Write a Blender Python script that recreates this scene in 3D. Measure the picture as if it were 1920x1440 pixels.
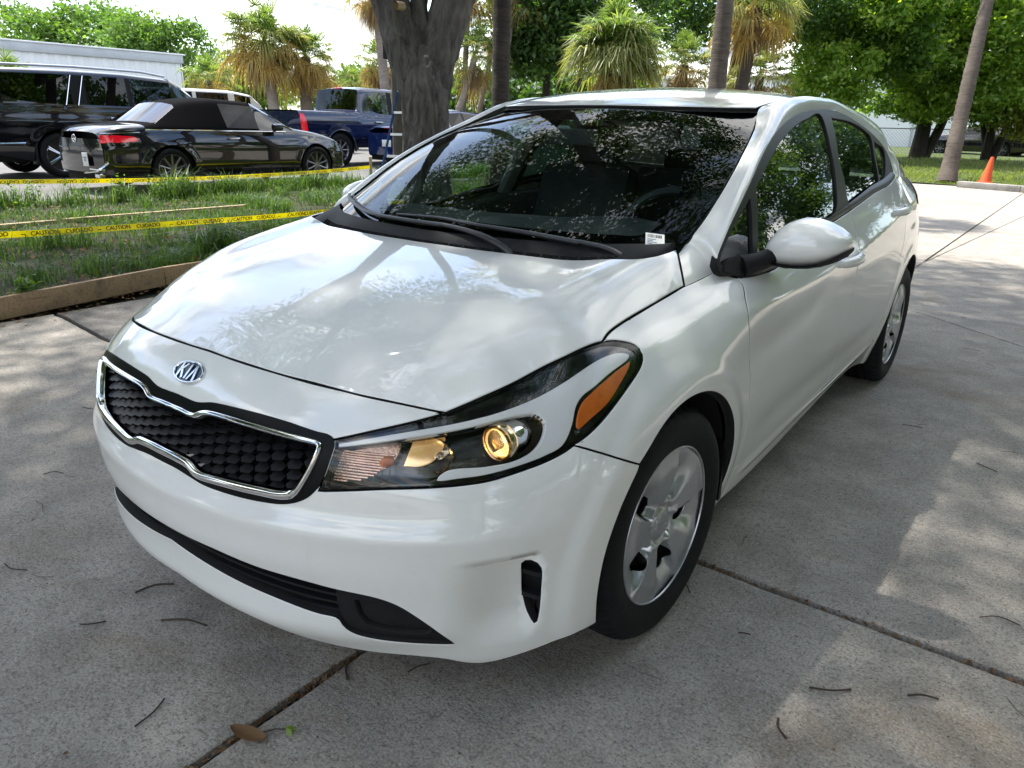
import bpy, bmesh, math, random
import numpy as np
from mathutils import Vector, Matrix, geometry
random.seed(7); RNG=np.random.default_rng(11)
scene=bpy.context.scene
for _o in list(bpy.data.objects): bpy.data.objects.remove(_o)
COL=scene.collection
# ================================================================ camera
def _axes(yaw,pitch,roll):
    cy,sy,cp,sp=math.cos(yaw),math.sin(yaw),math.cos(pitch),math.sin(pitch)
    f=Vector((sy*cp,cy*cp,-sp));r=Vector((cy,-sy,0));u=r.cross(f)
    c,s=math.cos(roll),math.sin(roll)
    return c*r+s*u,-s*r+c*u,f
CAM=(1.5438,-1.5946,1.2801)
_r,_u,_f=_axes(math.radians(-36.6805),math.radians(19.3225),math.radians(1.2934))
cam=bpy.data.objects.new('camera',bpy.data.cameras.new('camera'));COL.objects.link(cam)
_m=Matrix.Identity(4)
for _i in range(3): _m[_i][0]=_r[_i];_m[_i][1]=_u[_i];_m[_i][2]=-_f[_i];_m[_i][3]=CAM[_i]
cam.matrix_world=_m
cam.data.sensor_width=36;cam.data.lens=1396.52/1920*36;cam.data.clip_start=.05;cam.data.clip_end=2000
scene.camera=cam
# ================================================================ sky, sun, exposure
SUN_EL,SUN_AZ=math.radians(63),math.radians(-74)      # azimuth from +Y towards +X
world=bpy.data.worlds.new('World');scene.world=world;world.use_nodes=True
def build_world():
    nt=world.node_tree;N=nt.nodes;L=nt.links;N.clear()
    out=N.new('ShaderNodeOutputWorld');bg=N.new('ShaderNodeBackground');bg.inputs['Strength'].default_value=.145
    sky=N.new('ShaderNodeTexSky');sky.sky_type='NISHITA';sky.sun_disc=False;sky.sun_elevation=SUN_EL;sky.sun_rotation=SUN_AZ;sky.dust_density=1.2
    tc=N.new('ShaderNodeTexCoord');sep=N.new('ShaderNodeSeparateXYZ');L.new(tc.outputs['Generated'],sep.inputs[0])
    # clouds on a flat layer overhead: direction divided by height
    ad=N.new('ShaderNodeMath');ad.operation='ADD';ad.inputs[1].default_value=.18;L.new(sep.outputs['Z'],ad.inputs[0])
    mx=N.new('ShaderNodeMath');mx.operation='MAXIMUM';mx.inputs[1].default_value=.05;L.new(ad.outputs[0],mx.inputs[0])
    dv=N.new('ShaderNodeVectorMath');dv.operation='DIVIDE';L.new(tc.outputs['Generated'],dv.inputs[0])
    cb=N.new('ShaderNodeCombineXYZ');L.new(mx.outputs[0],cb.inputs[0]);L.new(mx.outputs[0],cb.inputs[1]);cb.inputs[2].default_value=1;L.new(cb.outputs[0],dv.inputs[1])
    ns=N.new('ShaderNodeTexNoise');ns.inputs['Scale'].default_value=1.7;ns.inputs['Detail'].default_value=9;ns.inputs['Roughness'].default_value=.58;L.new(dv.outputs[0],ns.inputs['Vector'])
    rp=N.new('ShaderNodeValToRGB');rp.color_ramp.elements[0].position=.44;rp.color_ramp.elements[1].position=.57;L.new(ns.outputs['Fac'],rp.inputs[0])
    n2=N.new('ShaderNodeTexNoise');n2.inputs['Scale'].default_value=3.1;n2.inputs['Detail'].default_value=6;L.new(dv.outputs[0],n2.inputs['Vector'])
    r2=N.new('ShaderNodeValToRGB');r2.color_ramp.elements[0].color=(1.7,1.85,2.2,1);r2.color_ramp.elements[1].color=(6.6,6.55,6.4,1);r2.color_ramp.elements[0].position=.36;r2.color_ramp.elements[1].position=.56;L.new(n2.outputs['Fac'],r2.inputs[0])
    mix=N.new('ShaderNodeMix');mix.data_type='RGBA';L.new(rp.outputs[0],mix.inputs['Factor']);L.new(sky.outputs[0],mix.inputs['A']);L.new(r2.outputs[0],mix.inputs['B'])
    L.new(mix.outputs['Result'],bg.inputs['Color']);L.new(bg.outputs[0],out.inputs[0])
build_world()
sun=bpy.data.objects.new('sun',bpy.data.lights.new('sun','SUN'));COL.objects.link(sun)
sun.data.energy=3.0;sun.data.angle=math.radians(1.0);sun.data.color=(1,.955,.88)
_sd=Vector((math.cos(SUN_EL)*math.sin(SUN_AZ),math.cos(SUN_EL)*math.cos(SUN_AZ),math.sin(SUN_EL)))
sun.rotation_euler=_sd.to_track_quat('Z','Y').to_euler()
scene.view_settings.view_transform='Standard';scene.view_settings.look='None';scene.view_settings.gamma=1
scene.view_settings.exposure=1.7;scene.view_settings.use_curve_mapping=False
scene.render.engine='CYCLES'
scene.cycles.max_bounces=10;scene.cycles.transparent_max_bounces=24;scene.cycles.glossy_bounces=4;scene.cycles.diffuse_bounces=4
scene.cycles.use_denoising=True;scene.cycles.sample_clamp_indirect=6;scene.cycles.caustics_reflective=False;scene.cycles.caustics_refractive=False
# ================================================================ materials
MATS={}
def lin(h): 
    h=h.lstrip('#');return tuple(((int(h[i:i+2],16)/255+.055)/1.055)**2.4 if int(h[i:i+2],16)>10 else int(h[i:i+2],16)/255/12.92 for i in(0,2,4))
class NT:
    def __init__(s,name):
        s.m=bpy.data.materials.new(name);s.m.use_nodes=True;s.t=s.m.node_tree;s.t.nodes.clear();MATS[name]=s.m
        s.out=s.n('ShaderNodeOutputMaterial')
    def n(s,ty,**kw):
        o=s.t.nodes.new(ty)
        for k,v in kw.items():
            if k in o.inputs: o.inputs[k].default_value=v
            else: setattr(o,k,v)
        return o
    def l(s,a,b): s.t.links.new(a,b)
    def noise(s,scale,detail=4,rough=.5,vec=None,dist=0):
        o=s.n('ShaderNodeTexNoise');o.inputs['Scale'].default_value=scale;o.inputs['Detail'].default_value=detail;o.inputs['Roughness'].default_value=rough;o.inputs['Distortion'].default_value=dist
        if vec is not None: s.l(vec,o.inputs['Vector'])
        return o.outputs['Fac']
    def coord(s,scale=None,kind='Object'):
        o=s.n('ShaderNodeTexCoord').outputs[kind]
        if scale is not None:
            m=s.n('ShaderNodeMapping');m.inputs['Scale'].default_value=scale;s.l(o,m.inputs['Vector']);o=m.outputs[0]
        return o
    def ramp(s,fac,stops):
        r=s.n('ShaderNodeValToRGB');e=r.color_ramp.elements
        while len(e)<len(stops): e.new(.5)
        for q,(p,c) in zip(e,stops): q.position=p;q.color=(*c,1) if len(c)==3 else c
        s.l(fac,r.inputs[0]);return r.outputs[0]
    def mix(s,fac,a,b,blend='MIX'):
        m=s.n('ShaderNodeMix');m.data_type='RGBA';m.blend_type=blend
        for sock,v in((m.inputs['Factor'],fac),(m.inputs['A'],a),(m.inputs['B'],b)):
            if hasattr(v,'is_output'): s.l(v,sock)
            else: sock.default_value=v if not isinstance(v,tuple) else (*v,1)[:4]
        return m.outputs['Result']
    def math(s,op,a,b=None):
        m=s.n('ShaderNodeMath');m.operation=op
        for i,v in enumerate((a,b)):
            if v is None: continue
            if hasattr(v,'is_output'): s.l(v,m.inputs[i])
            else: m.inputs[i].default_value=v
        return m.outputs[0]
    def bsdf(s,color=None,rough=.5,bump=None,bump_d=.01,bump_s=1,**kw):
        p=s.n('ShaderNodeBsdfPrincipled')
        if color is not None:
            if hasattr(color,'is_output'): s.l(color,p.inputs['Base Color'])
            else: p.inputs['Base Color'].default_value=(*color,1)
        if hasattr(rough,'is_output'): s.l(rough,p.inputs['Roughness'])
        else: p.inputs['Roughness'].default_value=rough
        for k,v in kw.items():
            k=k.replace('_',' ')
            if hasattr(v,'is_output'): s.l(v,p.inputs[k])
            else: p.inputs[k].default_value=v
        if bump is not None:
            b=s.n('ShaderNodeBump');b.inputs['Distance'].default_value=bump_d;b.inputs['Strength'].default_value=bump_s;s.l(bump,b.inputs['Height']);s.l(b.outputs[0],p.inputs['Normal'])
        s.l(p.outputs[0],s.out.inputs['Surface']);return p
def plain(name,color,rough=.5,var=.12,scale=8,bump=0,bscale=60,**kw):
    t=NT(name);c=t.coord();f=t.noise(scale,5,.6,c)
    lo=tuple(max(0,x*(1-var)) for x in color);hi=tuple(min(1,x*(1+var)) for x in color)
    col=t.ramp(f,[(.3,lo),(.7,hi)])
    t.bsdf(col,rough,bump=t.noise(bscale,4,.6,c) if bump else None,bump_d=bump or .01,**kw);return t.m
def glass(name,tint,refl=1.0,f0=.045,rough=.0):
    t=NT(name);g=t.n('ShaderNodeNewGeometry');d=t.n('ShaderNodeVectorMath',operation='DOT_PRODUCT');t.l(g.outputs['Incoming'],d.inputs[0]);t.l(g.outputs['Normal'],d.inputs[1])
    a=t.math('ABSOLUTE',d.outputs['Value']);b=t.math('SUBTRACT',1.0,a);p=t.math('POWER',b,5.0);f=t.math('MULTIPLY',p,(1-f0)*refl);f=t.math('ADD',f,f0*refl)
    tr=t.n('ShaderNodeBsdfTransparent');tr.inputs[0].default_value=(*tint,1);gl=t.n('ShaderNodeBsdfGlossy');gl.inputs['Roughness'].default_value=rough
    m=t.n('ShaderNodeMixShader');t.l(f,m.inputs[0]);t.l(tr.outputs[0],m.inputs[1]);t.l(gl.outputs[0],m.inputs[2]);t.l(m.outputs[0],t.out.inputs['Surface']);return t.m
def paint(name,col,flake=.0,rough=.38,dust=.0,**kw):
    t=NT(name);c=t.coord();f=t.noise(3,3,.5,c)
    base=t.ramp(f,[(.3,tuple(x*.97 for x in col)),(.7,col)])
    if dust:
        d=t.noise(26,9,.75,c);dd=t.ramp(d,[(.56,(0,0,0)),(.8,(dust,)*3)]);base=t.mix(dd,base,(.30,.28,.25))
    t.bsdf(base,rough,Specular_IOR_Level=.08,Coat_Weight=1.0,Coat_Roughness=.03,Coat_IOR=1.75,**kw);return t.m
# ================================================================ object helpers
def tag(o,label=None,cat=None,group=None,kind=None):
    if label:o['label']=label
    if cat:o['category']=cat
    if group:o['group']=group
    if kind:o['kind']=kind
    return o
def thing(name,label,cat,loc=(0,0,0),rz=0,group=None,scale=1):
    o=bpy.data.objects.new(name,None);COL.objects.link(o);o.location=loc;o.rotation_euler=(0,0,rz);o.empty_display_size=.2
    if scale!=1:o.scale=(scale,)*3
    return tag(o,label,cat,group)
def link(name,me,parent=None):
    o=bpy.data.objects.new(name,me);COL.objects.link(o)
    if parent is not None:o.parent=parent
    return o
def mk(name,V,F,mats,parent=None,smooth=True,mi=None,normals=None,sharp=None):
    V=np.asarray(V,float).reshape(-1,3);me=bpy.data.meshes.new(name)
    if isinstance(F,np.ndarray) and F.ndim==2:
        k=F.shape[1];n=len(F);me.vertices.add(len(V));me.vertices.foreach_set('co',V.astype(np.float32).ravel())
        me.loops.add(n*k);me.loops.foreach_set('vertex_index',F.astype(np.int32).ravel())
        me.polygons.add(n);me.polygons.foreach_set('loop_start',np.arange(0,n*k,k,dtype=np.int32))
        try: me.polygons.foreach_set('loop_total',np.full(n,k,dtype=np.int32))
        except Exception: pass
        me.update(calc_edges=True)
    else: me.from_pydata([tuple(v) for v in V],[],[tuple(int(i) for i in f) for f in F])
    for m in(mats if isinstance(mats,(list,tuple)) else [mats]): me.materials.append(MATS[m] if isinstance(m,str) else m)
    me.polygons.foreach_set('use_smooth',np.full(len(me.polygons),bool(smooth)))
    if mi is not None: me.polygons.foreach_set('material_index',np.asarray(mi,dtype=np.int32))
    me.update()
    if normals is not None: me.normals_split_custom_set_from_vertices([tuple(n) for n in normals])
    elif sharp: me.set_sharp_from_angle(angle=math.radians(sharp))
    return link(name,me,parent)
class MB:
    """collects shapes into one mesh"""
    def __init__(s): s.V=[];s.F=[];s.M=[];s.n=0
    def add(s,V,F,m=0):
        V=np.asarray(V,float).reshape(-1,3);s.V.append(V);s.F+= [tuple(int(i)+s.n for i in f) for f in F];s.M+=[m]*len(F);s.n+=len(V);return s
    def box(s,c,d,rz=0,m=0,R=None,bev=0):
        if bev:
            bm=bmesh.new();bmesh.ops.create_cube(bm,size=1)
            for v in bm.verts: v.co=Vector((v.co.x*d[0],v.co.y*d[1],v.co.z*d[2]))
            bmesh.ops.bevel(bm,geom=list(bm.edges),offset=bev,segments=2,profile=.5,affect='EDGES')
            bm.verts.index_update();V=np.array([v.co[:] for v in bm.verts]);F=[[v.index for v in f.verts] for f in bm.faces];bm.free()
        else:
            V=np.array([(x,y,z) for x in(-.5,.5) for y in(-.5,.5) for z in(-.5,.5)])*np.array(d)
            F=[(0,1,3,2),(4,6,7,5),(0,4,5,1),(2,3,7,6),(0,2,6,4),(1,5,7,3)]
        if R is None: R=np.array([[math.cos(rz),-math.sin(rz),0],[math.sin(rz),math.cos(rz),0],[0,0,1]])
        return s.add(V@np.asarray(R).T+np.array(c),F,m)
    def tube(s,P,r,k=8,m=0,cap=True,flat=None):
        P=np.asarray(P,float);n=len(P);r=np.broadcast_to(np.asarray(r,float),(n,))
        T=np.gradient(P,axis=0);T/=np.linalg.norm(T,axis=1)[:,None]+1e-12
        ref=np.array([0,0,1.]) if abs(T[0][2])<.9 else np.array([1.,0,0]);V=[]
        a=np.cross(T[0],ref);a/=np.linalg.norm(a)
        for i in range(n):
            a=a-T[i]*(a@T[i]);a/=np.linalg.norm(a)+1e-12;b=np.cross(T[i],a)
            for j in range(k):
                t=2*math.pi*j/k;V.append(P[i]+r[i]*(math.cos(t)*a+math.sin(t)*b*(flat or 1)))
        F=[(i*k+j,i*k+(j+1)%k,(i+1)*k+(j+1)%k,(i+1)*k+j) for i in range(n-1) for j in range(k)]
        if cap: F+=[tuple(range(k))[::-1],tuple((n-1)*k+j for j in range(k))]
        return s.add(V,F,m)
    def lathe(s,prof,k=32,axis='z',c=(0,0,0),m=0,closed=False):
        V=[];n=len(prof)
        for j in range(k):
            t=2*math.pi*j/k
            for r,h in prof:
                p=(r*math.cos(t),r*math.sin(t),h)
                if axis=='x': p=(h,r*math.cos(t),r*math.sin(t))
                if axis=='y': p=(r*math.sin(t),h,r*math.cos(t))
                V.append(p)
        F=[(j*n+i,((j+1)%k)*n+i,((j+1)%k)*n+i+1,j*n+i+1) for j in range(k) for i in range(n-1)]
        return s.add(np.array(V)+np.array(c),F,m)
    def build(s,name,mats,parent=None,smooth=True,sharp=35):
        return mk(name,np.concatenate(s.V),s.F,mats,parent,smooth,s.M,sharp=sharp if smooth else None)
def rough_curve(pts,step):
    """centripetal catmull-rom through pts, resampled at about step"""
    P=np.asarray(pts,float)
    if len(P)==2:
        n=max(1,int(math.ceil(np.linalg.norm(P[1]-P[0])/step)));t=np.linspace(0,1,n+1)[:,None];return P[0]*(1-t)+P[1]*t
    E=np.vstack([2*P[0]-P[1],P,2*P[-1]-P[-2]]);out=[]
    for i in range(1,len(E)-2):
        p0,p1,p2,p3=E[i-1:i+3];d=lambda a,b:max(np.linalg.norm(b-a)**.5,1e-6)
        t0=0;t1=t0+d(p0,p1);t2=t1+d(p1,p2);t3=t2+d(p2,p3)
        t=np.linspace(t1,t2,12,endpoint=False)[:,None]
        A1=(t1-t)/(t1-t0)*p0+(t-t0)/(t1-t0)*p1;A2=(t2-t)/(t2-t1)*p1+(t-t1)/(t2-t1)*p2;A3=(t3-t)/(t3-t2)*p2+(t-t2)/(t3-t2)*p3
        B1=(t2-t)/(t2-t0)*A1+(t-t0)/(t2-t0)*A2;B2=(t3-t)/(t3-t1)*A2+(t-t1)/(t3-t1)*A3
        out.append((t2-t)/(t2-t1)*B1+(t-t1)/(t2-t1)*B2)
    Q=np.vstack(out+[P[-1:]]);s=np.concatenate([[0],np.cumsum(np.linalg.norm(np.diff(Q,axis=0),axis=1))])
    n=max(2,int(round(s[-1]/step)));t=np.linspace(0,s[-1],n+1)
    return np.column_stack([np.interp(t,s,Q[:,k]) for k in range(Q.shape[1])])
def loop(*curves,step=.014):
    """closed loop out of smooth curves joined at their ends"""
    out=[]
    for c in curves:
        q=rough_curve(c,step);out.append(q[:-1] if np.linalg.norm(q[-1]-np.asarray(curves[(curves.index(c)+1)%len(curves)][0]))<.004 else q)
    L=np.vstack(out)
    keep=[0]
    for i in range(1,len(L)):
        if np.linalg.norm(L[i]-L[keep[-1]])>.0025: keep.append(i)
    if np.linalg.norm(L[keep[-1]]-L[keep[0]])<.0025: keep.pop()
    return L[keep]
def area2(L): x,y=L[:,0],L[:,1];return .5*np.sum(x*np.roll(y,-1)-np.roll(x,-1)*y)
def inside(L,Q):
    r=np.zeros(len(Q),bool);x,y=Q[:,0],Q[:,1]
    for (x0,y0),(x1,y1) in zip(L,np.roll(L,-1,axis=0)):
        c=(y0>y)!=(y1>y)
        if y1!=y0: r^=c&(x<(x1-x0)*(y-y0)/(y1-y0)+x0)
    return r
def surfnormal(f,a,b,e=1e-3):
    n=np.cross(f(a+e,b)-f(a-e,b),f(a,b+e)-f(a,b-e));return n/(np.linalg.norm(n,axis=1)[:,None]+1e-12)
def mesh2d(L,holes,h):
    loops=[L if area2(L)>0 else L[::-1]]+[H if area2(H)<0 else H[::-1] for H in holes]
    lo,hi=L.min(0),L.max(0)
    gx=np.arange(lo[0]+h*.5,hi[0],h);gy=np.arange(lo[1]+h*.5,hi[1],h*.9)
    G=np.array([(x+(h*.5 if j%2 else 0),y) for j,y in enumerate(gy) for x in gx]).reshape(-1,2)
    if len(G):
        ok=inside(loops[0],G)
        for H in loops[1:]: ok&=~inside(H,G)
        G=G[ok];B=np.vstack(loops)
        if len(G):
            k=np.ones(len(G),bool)
            for i in range(0,len(G),2000): k[i:i+2000]=np.min(np.linalg.norm(G[i:i+2000,None]-B[None],axis=2),axis=1)>h*.5
            G=G[k]
    V=np.vstack(loops+[G]) if len(G) else np.vstack(loops)
    E=[];s=0;idx=[]
    for l in loops:
        n=len(l);E+=[(s+i,s+(i+1)%n) for i in range(n)];idx.append(np.arange(s,s+n));s+=n
    r=geometry.delaunay_2d_cdt([Vector(v) for v in V],E,[],0,1e-7,True)
    W=np.array([v[:] for v in r[0]]);mp={}
    for i,o in enumerate(r[3]):
        for q in o: mp[q]=i
    T=np.array([f for f in r[2] if len(f)==3],int);c=W[T].mean(1);ok=inside(loops[0],c)
    for H in loops[1:]: ok&=~inside(H,c)
    T=T[ok];q=W[T];s2=(q[:,1,0]-q[:,0,0])*(q[:,2,1]-q[:,0,1])-(q[:,2,0]-q[:,0,0])*(q[:,1,1]-q[:,0,1])
    T[s2<0]=T[s2<0][:,::-1];T=T[np.abs(s2)>1e-12]
    return W,T,[np.array([mp.get(i,-1) for i in ix]) for ix in idx]
def panel(name,f,L,mats,parent=None,holes=(),h=.025,gap=.002,depth=.014,flange=.012,lift=0,mirror=False,edge=.0016,rim=True):
    """a sheet of the surface f trimmed to the loop L, its edges turned in; mats=[skin,inner]"""
    W,T,loops=mesh2d(np.asarray(L,float),[np.asarray(q,float) for q in holes],h)
    P=f(W[:,0],W[:,1]);N=surfnormal(f,W[:,0],W[:,1]);P=P+N*lift;V=[P.copy()];NN=[N];F=[tuple(t) for t in T];M=[0]*len(F);n=len(P)
    for ix in loops:
        ix=ix[ix>=0];p=P[ix];nn=N[ix];t=np.roll(p,-1,0)-np.roll(p,1,0);t/=np.linalg.norm(t,axis=1)[:,None]+1e-12
        o=np.cross(t,nn);o/=np.linalg.norm(o,axis=1)[:,None]+1e-12
        V[0][ix]=p-o*(gap+edge)
        if not rim: continue
        rings=[(p-o*gap-nn*edge,(nn+o*1.4)/np.linalg.norm(nn+o*1.4,axis=1)[:,None],0),(p-o*gap-nn*depth,o,0)]
        rings[-1]=(rings[-1][0],rings[-1][1],1)
        if flange: rings.append((p+o*flange-nn*(depth+.0007*len(name)),nn,1))
        prev=ix;k=len(ix)
        for q,no,m in rings:
            V.append(q);NN.append(no);cur=n+np.arange(k);n+=k
            for i in range(k): F.append((prev[i],cur[i],cur[(i+1)%k],prev[(i+1)%k]));M.append(m)
            prev=cur
    V=np.vstack(V);NN=np.vstack(NN)
    if mirror: V=V*[-1,1,1];NN=NN*[-1,1,1];F=[q[::-1] for q in F]
    return mk(name,V,F,mats if isinstance(mats,(list,tuple)) else [mats,mats],parent,True,M,normals=NN)
def both(name,*a,**k): return panel(name,*a,**k),panel(name,*a,mirror=True,**k)
def msym(c): return [(-p[0],p[1]) for p in c][::-1]
def loft(name,A,B,Cc,mats,parent,n=8,mirror=False,thick=0):
    """quadratic sheet between curve A and curve B with control curve Cc"""
    A,B,Cc=(np.asarray(q,float) for q in(A,B,Cc));t=np.linspace(0,1,n+1)
    V=np.stack([(1-s)**2*A+2*s*(1-s)*Cc+s*s*B for s in t],1);r,cc=V.shape[:2];V=V.reshape(-1,3)
    F=[(i*cc+j,(i+1)*cc+j,(i+1)*cc+j+1,i*cc+j+1) for i in range(r-1) for j in range(cc-1)]
    if mirror: V=V*[-1,1,1];F=[q[::-1] for q in F]
    return mk(name,V,F,mats,parent,True)
def text(name,body,size,parent,mat,M,extrude=.001,align='CENTER',bold=0):
    cu=bpy.data.curves.new(name,'FONT');cu.body=body;cu.size=size;cu.extrude=extrude;cu.offset=bold;cu.align_x=align;cu.align_y='CENTER'
    o=bpy.data.objects.new(name,cu);dg=bpy.context.evaluated_depsgraph_get();COL.objects.link(o);dg.update()
    me=bpy.data.meshes.new_from_object(o.evaluated_get(dg));bpy.data.objects.remove(o);bpy.data.curves.remove(cu)
    me.name=name;me.materials.clear();me.materials.append(MATS[mat]);me.transform(M)
    return link(name,me,parent)
def frame(o,x,y,z):
    m=Matrix.Identity(4)
    for i in range(3): m[i][0]=x[i];m[i][1]=y[i];m[i][2]=z[i];m[i][3]=o[i]
    return m
# ================================================================ saloon surfaces


# ---------------------------------------------------------------- numeric helpers
def _nat(knots):
    k=np.asarray(knots,float);n=len(k);h=np.diff(k)
    A=np.zeros((n,n));B=np.zeros((n,n));A[0,0]=A[-1,-1]=1
    for i in range(1,n-1):
        A[i,i-1]=h[i-1];A[i,i]=2*(h[i-1]+h[i]);A[i,i+1]=h[i]
        B[i,i-1]=6/h[i-1];B[i,i]=-6/h[i-1]-6/h[i];B[i,i+1]=6/h[i]
    return k,h,np.linalg.solve(A,B)
class Spl:
    """natural cubic spline, vector valued"""
    def __init__(s,knots,vals):
        s.k,s.h,s.M=_nat(knots);s.v=np.asarray(vals,float)
    def basis(s,t):
        t=np.asarray(t,float);i=np.clip(np.searchsorted(s.k,t)-1,0,len(s.k)-2)
        h=s.h[i];tc=np.clip(t,s.k[0],s.k[-1]);a=(s.k[i+1]-tc)/h;b=(tc-s.k[i])/h
        W=np.zeros((len(t),len(s.k)));r=np.arange(len(t));W[r,i]+=a;W[r,i+1]+=b
        W+=((a**3-a)*h*h/6)[:,None]*s.M[i]+((b**3-b)*h*h/6)[:,None]*s.M[i+1]
        return W
    def __call__(s,t):
        t=np.asarray(t,float);f=t.ravel()
        return (s.basis(f)@s.v).reshape(t.shape+s.v.shape[1:])
def pchip(xk,yk,x):
    xk=np.asarray(xk,float);yk=np.asarray(yk,float);h=np.diff(xk);dl=np.diff(yk)/h;m=np.zeros(len(xk))
    for i in range(1,len(xk)-1):
        if dl[i-1]*dl[i]>0:
            w1=2*h[i]+h[i-1];w2=h[i]+2*h[i-1];m[i]=(w1+w2)/(w1/dl[i-1]+w2/dl[i])
    m[0]=dl[0];m[-1]=dl[-1]
    x=np.asarray(x,float);i=np.clip(np.searchsorted(xk,x)-1,0,len(xk)-2);t=(x-xk[i])/h[i]
    lin=(x<xk[0])|(x>xk[-1]);
    v=(2*t**3-3*t**2+1)*yk[i]+(t**3-2*t**2+t)*h[i]*m[i]+(-2*t**3+3*t**2)*yk[i+1]+(t**3-t**2)*h[i]*m[i+1]
    e=np.where(x<xk[0],yk[0]+(x-xk[0])*m[0],yk[-1]+(x-xk[-1])*m[-1])
    return np.where(lin,e,v)
def sstep(a,b,x):
    t=np.clip((x-a)/(b-a),0,1);return t*t*(3-2*t)
# ---------------------------------------------------------------- belt surface of the saloon (u along the plan outline, z)
BASE=np.array([(-.2,-.858),(0,-.872),(.2,-.858),(.4,-.810),(.54,-.748),(.65,-.678),(.74,-.59),(.805,-.48),(.857,-.35),(.881,-.2),(.889,0),(.889,.4),(.889,1.0),(.889,1.6),(.888,2.2),(.882,2.7),(.858,3.0),(.815,3.25),(.74,3.45),(.58,3.58),(.3,3.655),(0,3.68),(-.2,3.668)])
_cu=np.concatenate([[0],np.cumsum(np.linalg.norm(np.diff(BASE,axis=0),axis=1))]);_cu-=_cu[1]
BS=Spl(_cu,BASE)
def u_at_x(x):  # front part
    t=np.linspace(0,1.2,2000);p=BS(t);return float(np.interp(x,p[:,0],t))
def u_at_y(y):
    t=np.linspace(.5,4.9,6000);p=BS(t);return float(np.interp(y,p[:,1],t))
UMAX=float(_cu[-2])
ZL=np.array([.12,.15,.19,.22,.25,.28,.31,.35,.40,.45,.48,.497,.512,.53,.57,.62,.66,.70,.73,.76,.79,.82,.85,.88,.91,.95,1.0,1.05,1.10,1.15])
SIDELOW=[(.12,.10),(.15,.078),(.19,.058),(.25,.043),(.30,.032),(.36,.02),(.45,.008),(.55,.002)]
SL2=[(.12,.125),(.15,.1),(.19,.076),(.25,.055),(.30,.038),(.36,.024),(.45,.009),(.55,.002)]
PROF=[
(0.0,[(.12,.118),(.15,.092),(.19,.063),(.22,.043),(.26,.028),(.29,.028),(.33,.026),(.40,.010),(.46,.004),(.497,.0005),(.53,.022),(.60,.048),(.66,.073),(.70,.097),(.73,.125),(.76,.162),(.79,.21),(.83,.29),(.9,.45),(1.15,1.0)]),
(u_at_x(.40),[(.12,.108),(.15,.082),(.19,.056),(.22,.036),(.26,.023),(.29,.024),(.33,.024),(.40,.010),(.46,.004),(.497,.0005),(.53,.0165),(.60,.032),(.66,.047),(.70,.069),(.73,.096),(.76,.138),(.79,.2),(.83,.28),(.9,.44),(1.15,1.0)]),
(u_at_x(.60),[(.12,.105),(.15,.085),(.19,.064),(.22,.047),(.26,.03),(.33,.022),(.40,.010),(.46,.004),(.497,.0008),(.53,.0155),(.60,.03),(.66,.054),(.70,.084),(.73,.114),(.76,.154),(.79,.21),(.83,.28),(.9,.43),(1.15,1.0)]),
(u_at_x(.74),[(.12,.09),(.15,.072),(.21,.052),(.26,.034),(.33,.022),(.40,.010),(.46,.004),(.497,.001),(.53,.010),(.60,.03),(.66,.062),(.70,.092),(.73,.12),(.76,.155),(.79,.2),(.83,.26),(.9,.38),(1.15,.9)]),
(u_at_x(.82),[(.12,.06),(.15,.047),(.19,.034),(.25,.02),(.33,.009),(.40,.004),(.48,.001),(.55,.007),(.60,.018),(.66,.043),(.70,.069),(.73,.094),(.76,.125),(.79,.165),(.83,.22),(.9,.33),(1.15,.8)]),
(u_at_y(-.2),[(.12,.06),(.15,.045),(.19,.03),(.25,.016),(.36,.006),(.45,.003)]+[(.53,.002),(.58,.004),(.64,.014),(.69,.032),(.73,.055),(.77,.086),(.82,.135),(.86,.19),(.9,.25),(1.15,.7)]),
(u_at_y(.05),SIDELOW+[(.60,.003),(.66,.007),(.70,.014),(.74,.030),(.78,.058),(.82,.096),(.86,.147),(.9,.21),(1.15,.65)]),
(u_at_y(.35),SIDELOW+[(.62,.002),(.70,.004),(.75,.009),(.79,.02),(.83,.042),(.87,.08),(.90,.122),(.94,.19),(1.15,.6)]),
(u_at_y(.8),SIDELOW+[(.62,.0),(.73,.002),(.79,.009),(.83,.023),(.87,.046),(.90,.068),(.95,.11),(1.15,.3)]),
(u_at_y(1.5),SL2+[(.62,.0),(.75,.001),(.82,.009),(.88,.024),(.93,.044),(.98,.07),(1.02,.095),(1.15,.19)]),
(u_at_y(2.2),SL2+[(.62,.0),(.77,.0),(.85,.008),(.92,.023),(1.0,.056),(1.06,.092),(1.15,.16)]),
(u_at_y(2.75),SIDELOW+[(.62,.0),(.77,.008),(.85,.026),(.92,.042),(1.0,.074),(1.06,.11),(1.15,.19)]),
(u_at_y(3.2),[(.12,.11),(.19,.07),(.25,.05),(.36,.02),(.5,.004),(.62,.0),(.77,.014),(.85,.03),(.92,.05),(1.0,.09),(1.06,.15),(1.15,.26)]),
(u_at_y(3.5),[(.12,.11),(.19,.07),(.25,.05),(.36,.02),(.5,.0),(.65,.012),(.8,.03),(.92,.055),(1.0,.09),(1.06,.15),(1.15,.3)]),
(UMAX,[(.12,.12),(.19,.08),(.25,.05),(.36,.01),(.5,.0),(.65,.03),(.8,.055),(.92,.06),(1.0,.055),(1.06,.12),(1.15,.3)]),
]
_Dk=[-PROF[1][0]]+[p[0] for p in PROF]+[2*UMAX-PROF[-2][0]]
_Dv=[PROF[1][1]]+[p[1] for p in PROF]+[PROF[-2][1]]
_DU=Spl(_Dk,np.eye(len(_Dk)));_DZ=Spl(ZL,np.eye(len(ZL)))
_DT=np.array([pchip([q[0] for q in p],[q[1] for q in p],ZL) for p in _Dv])
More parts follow.
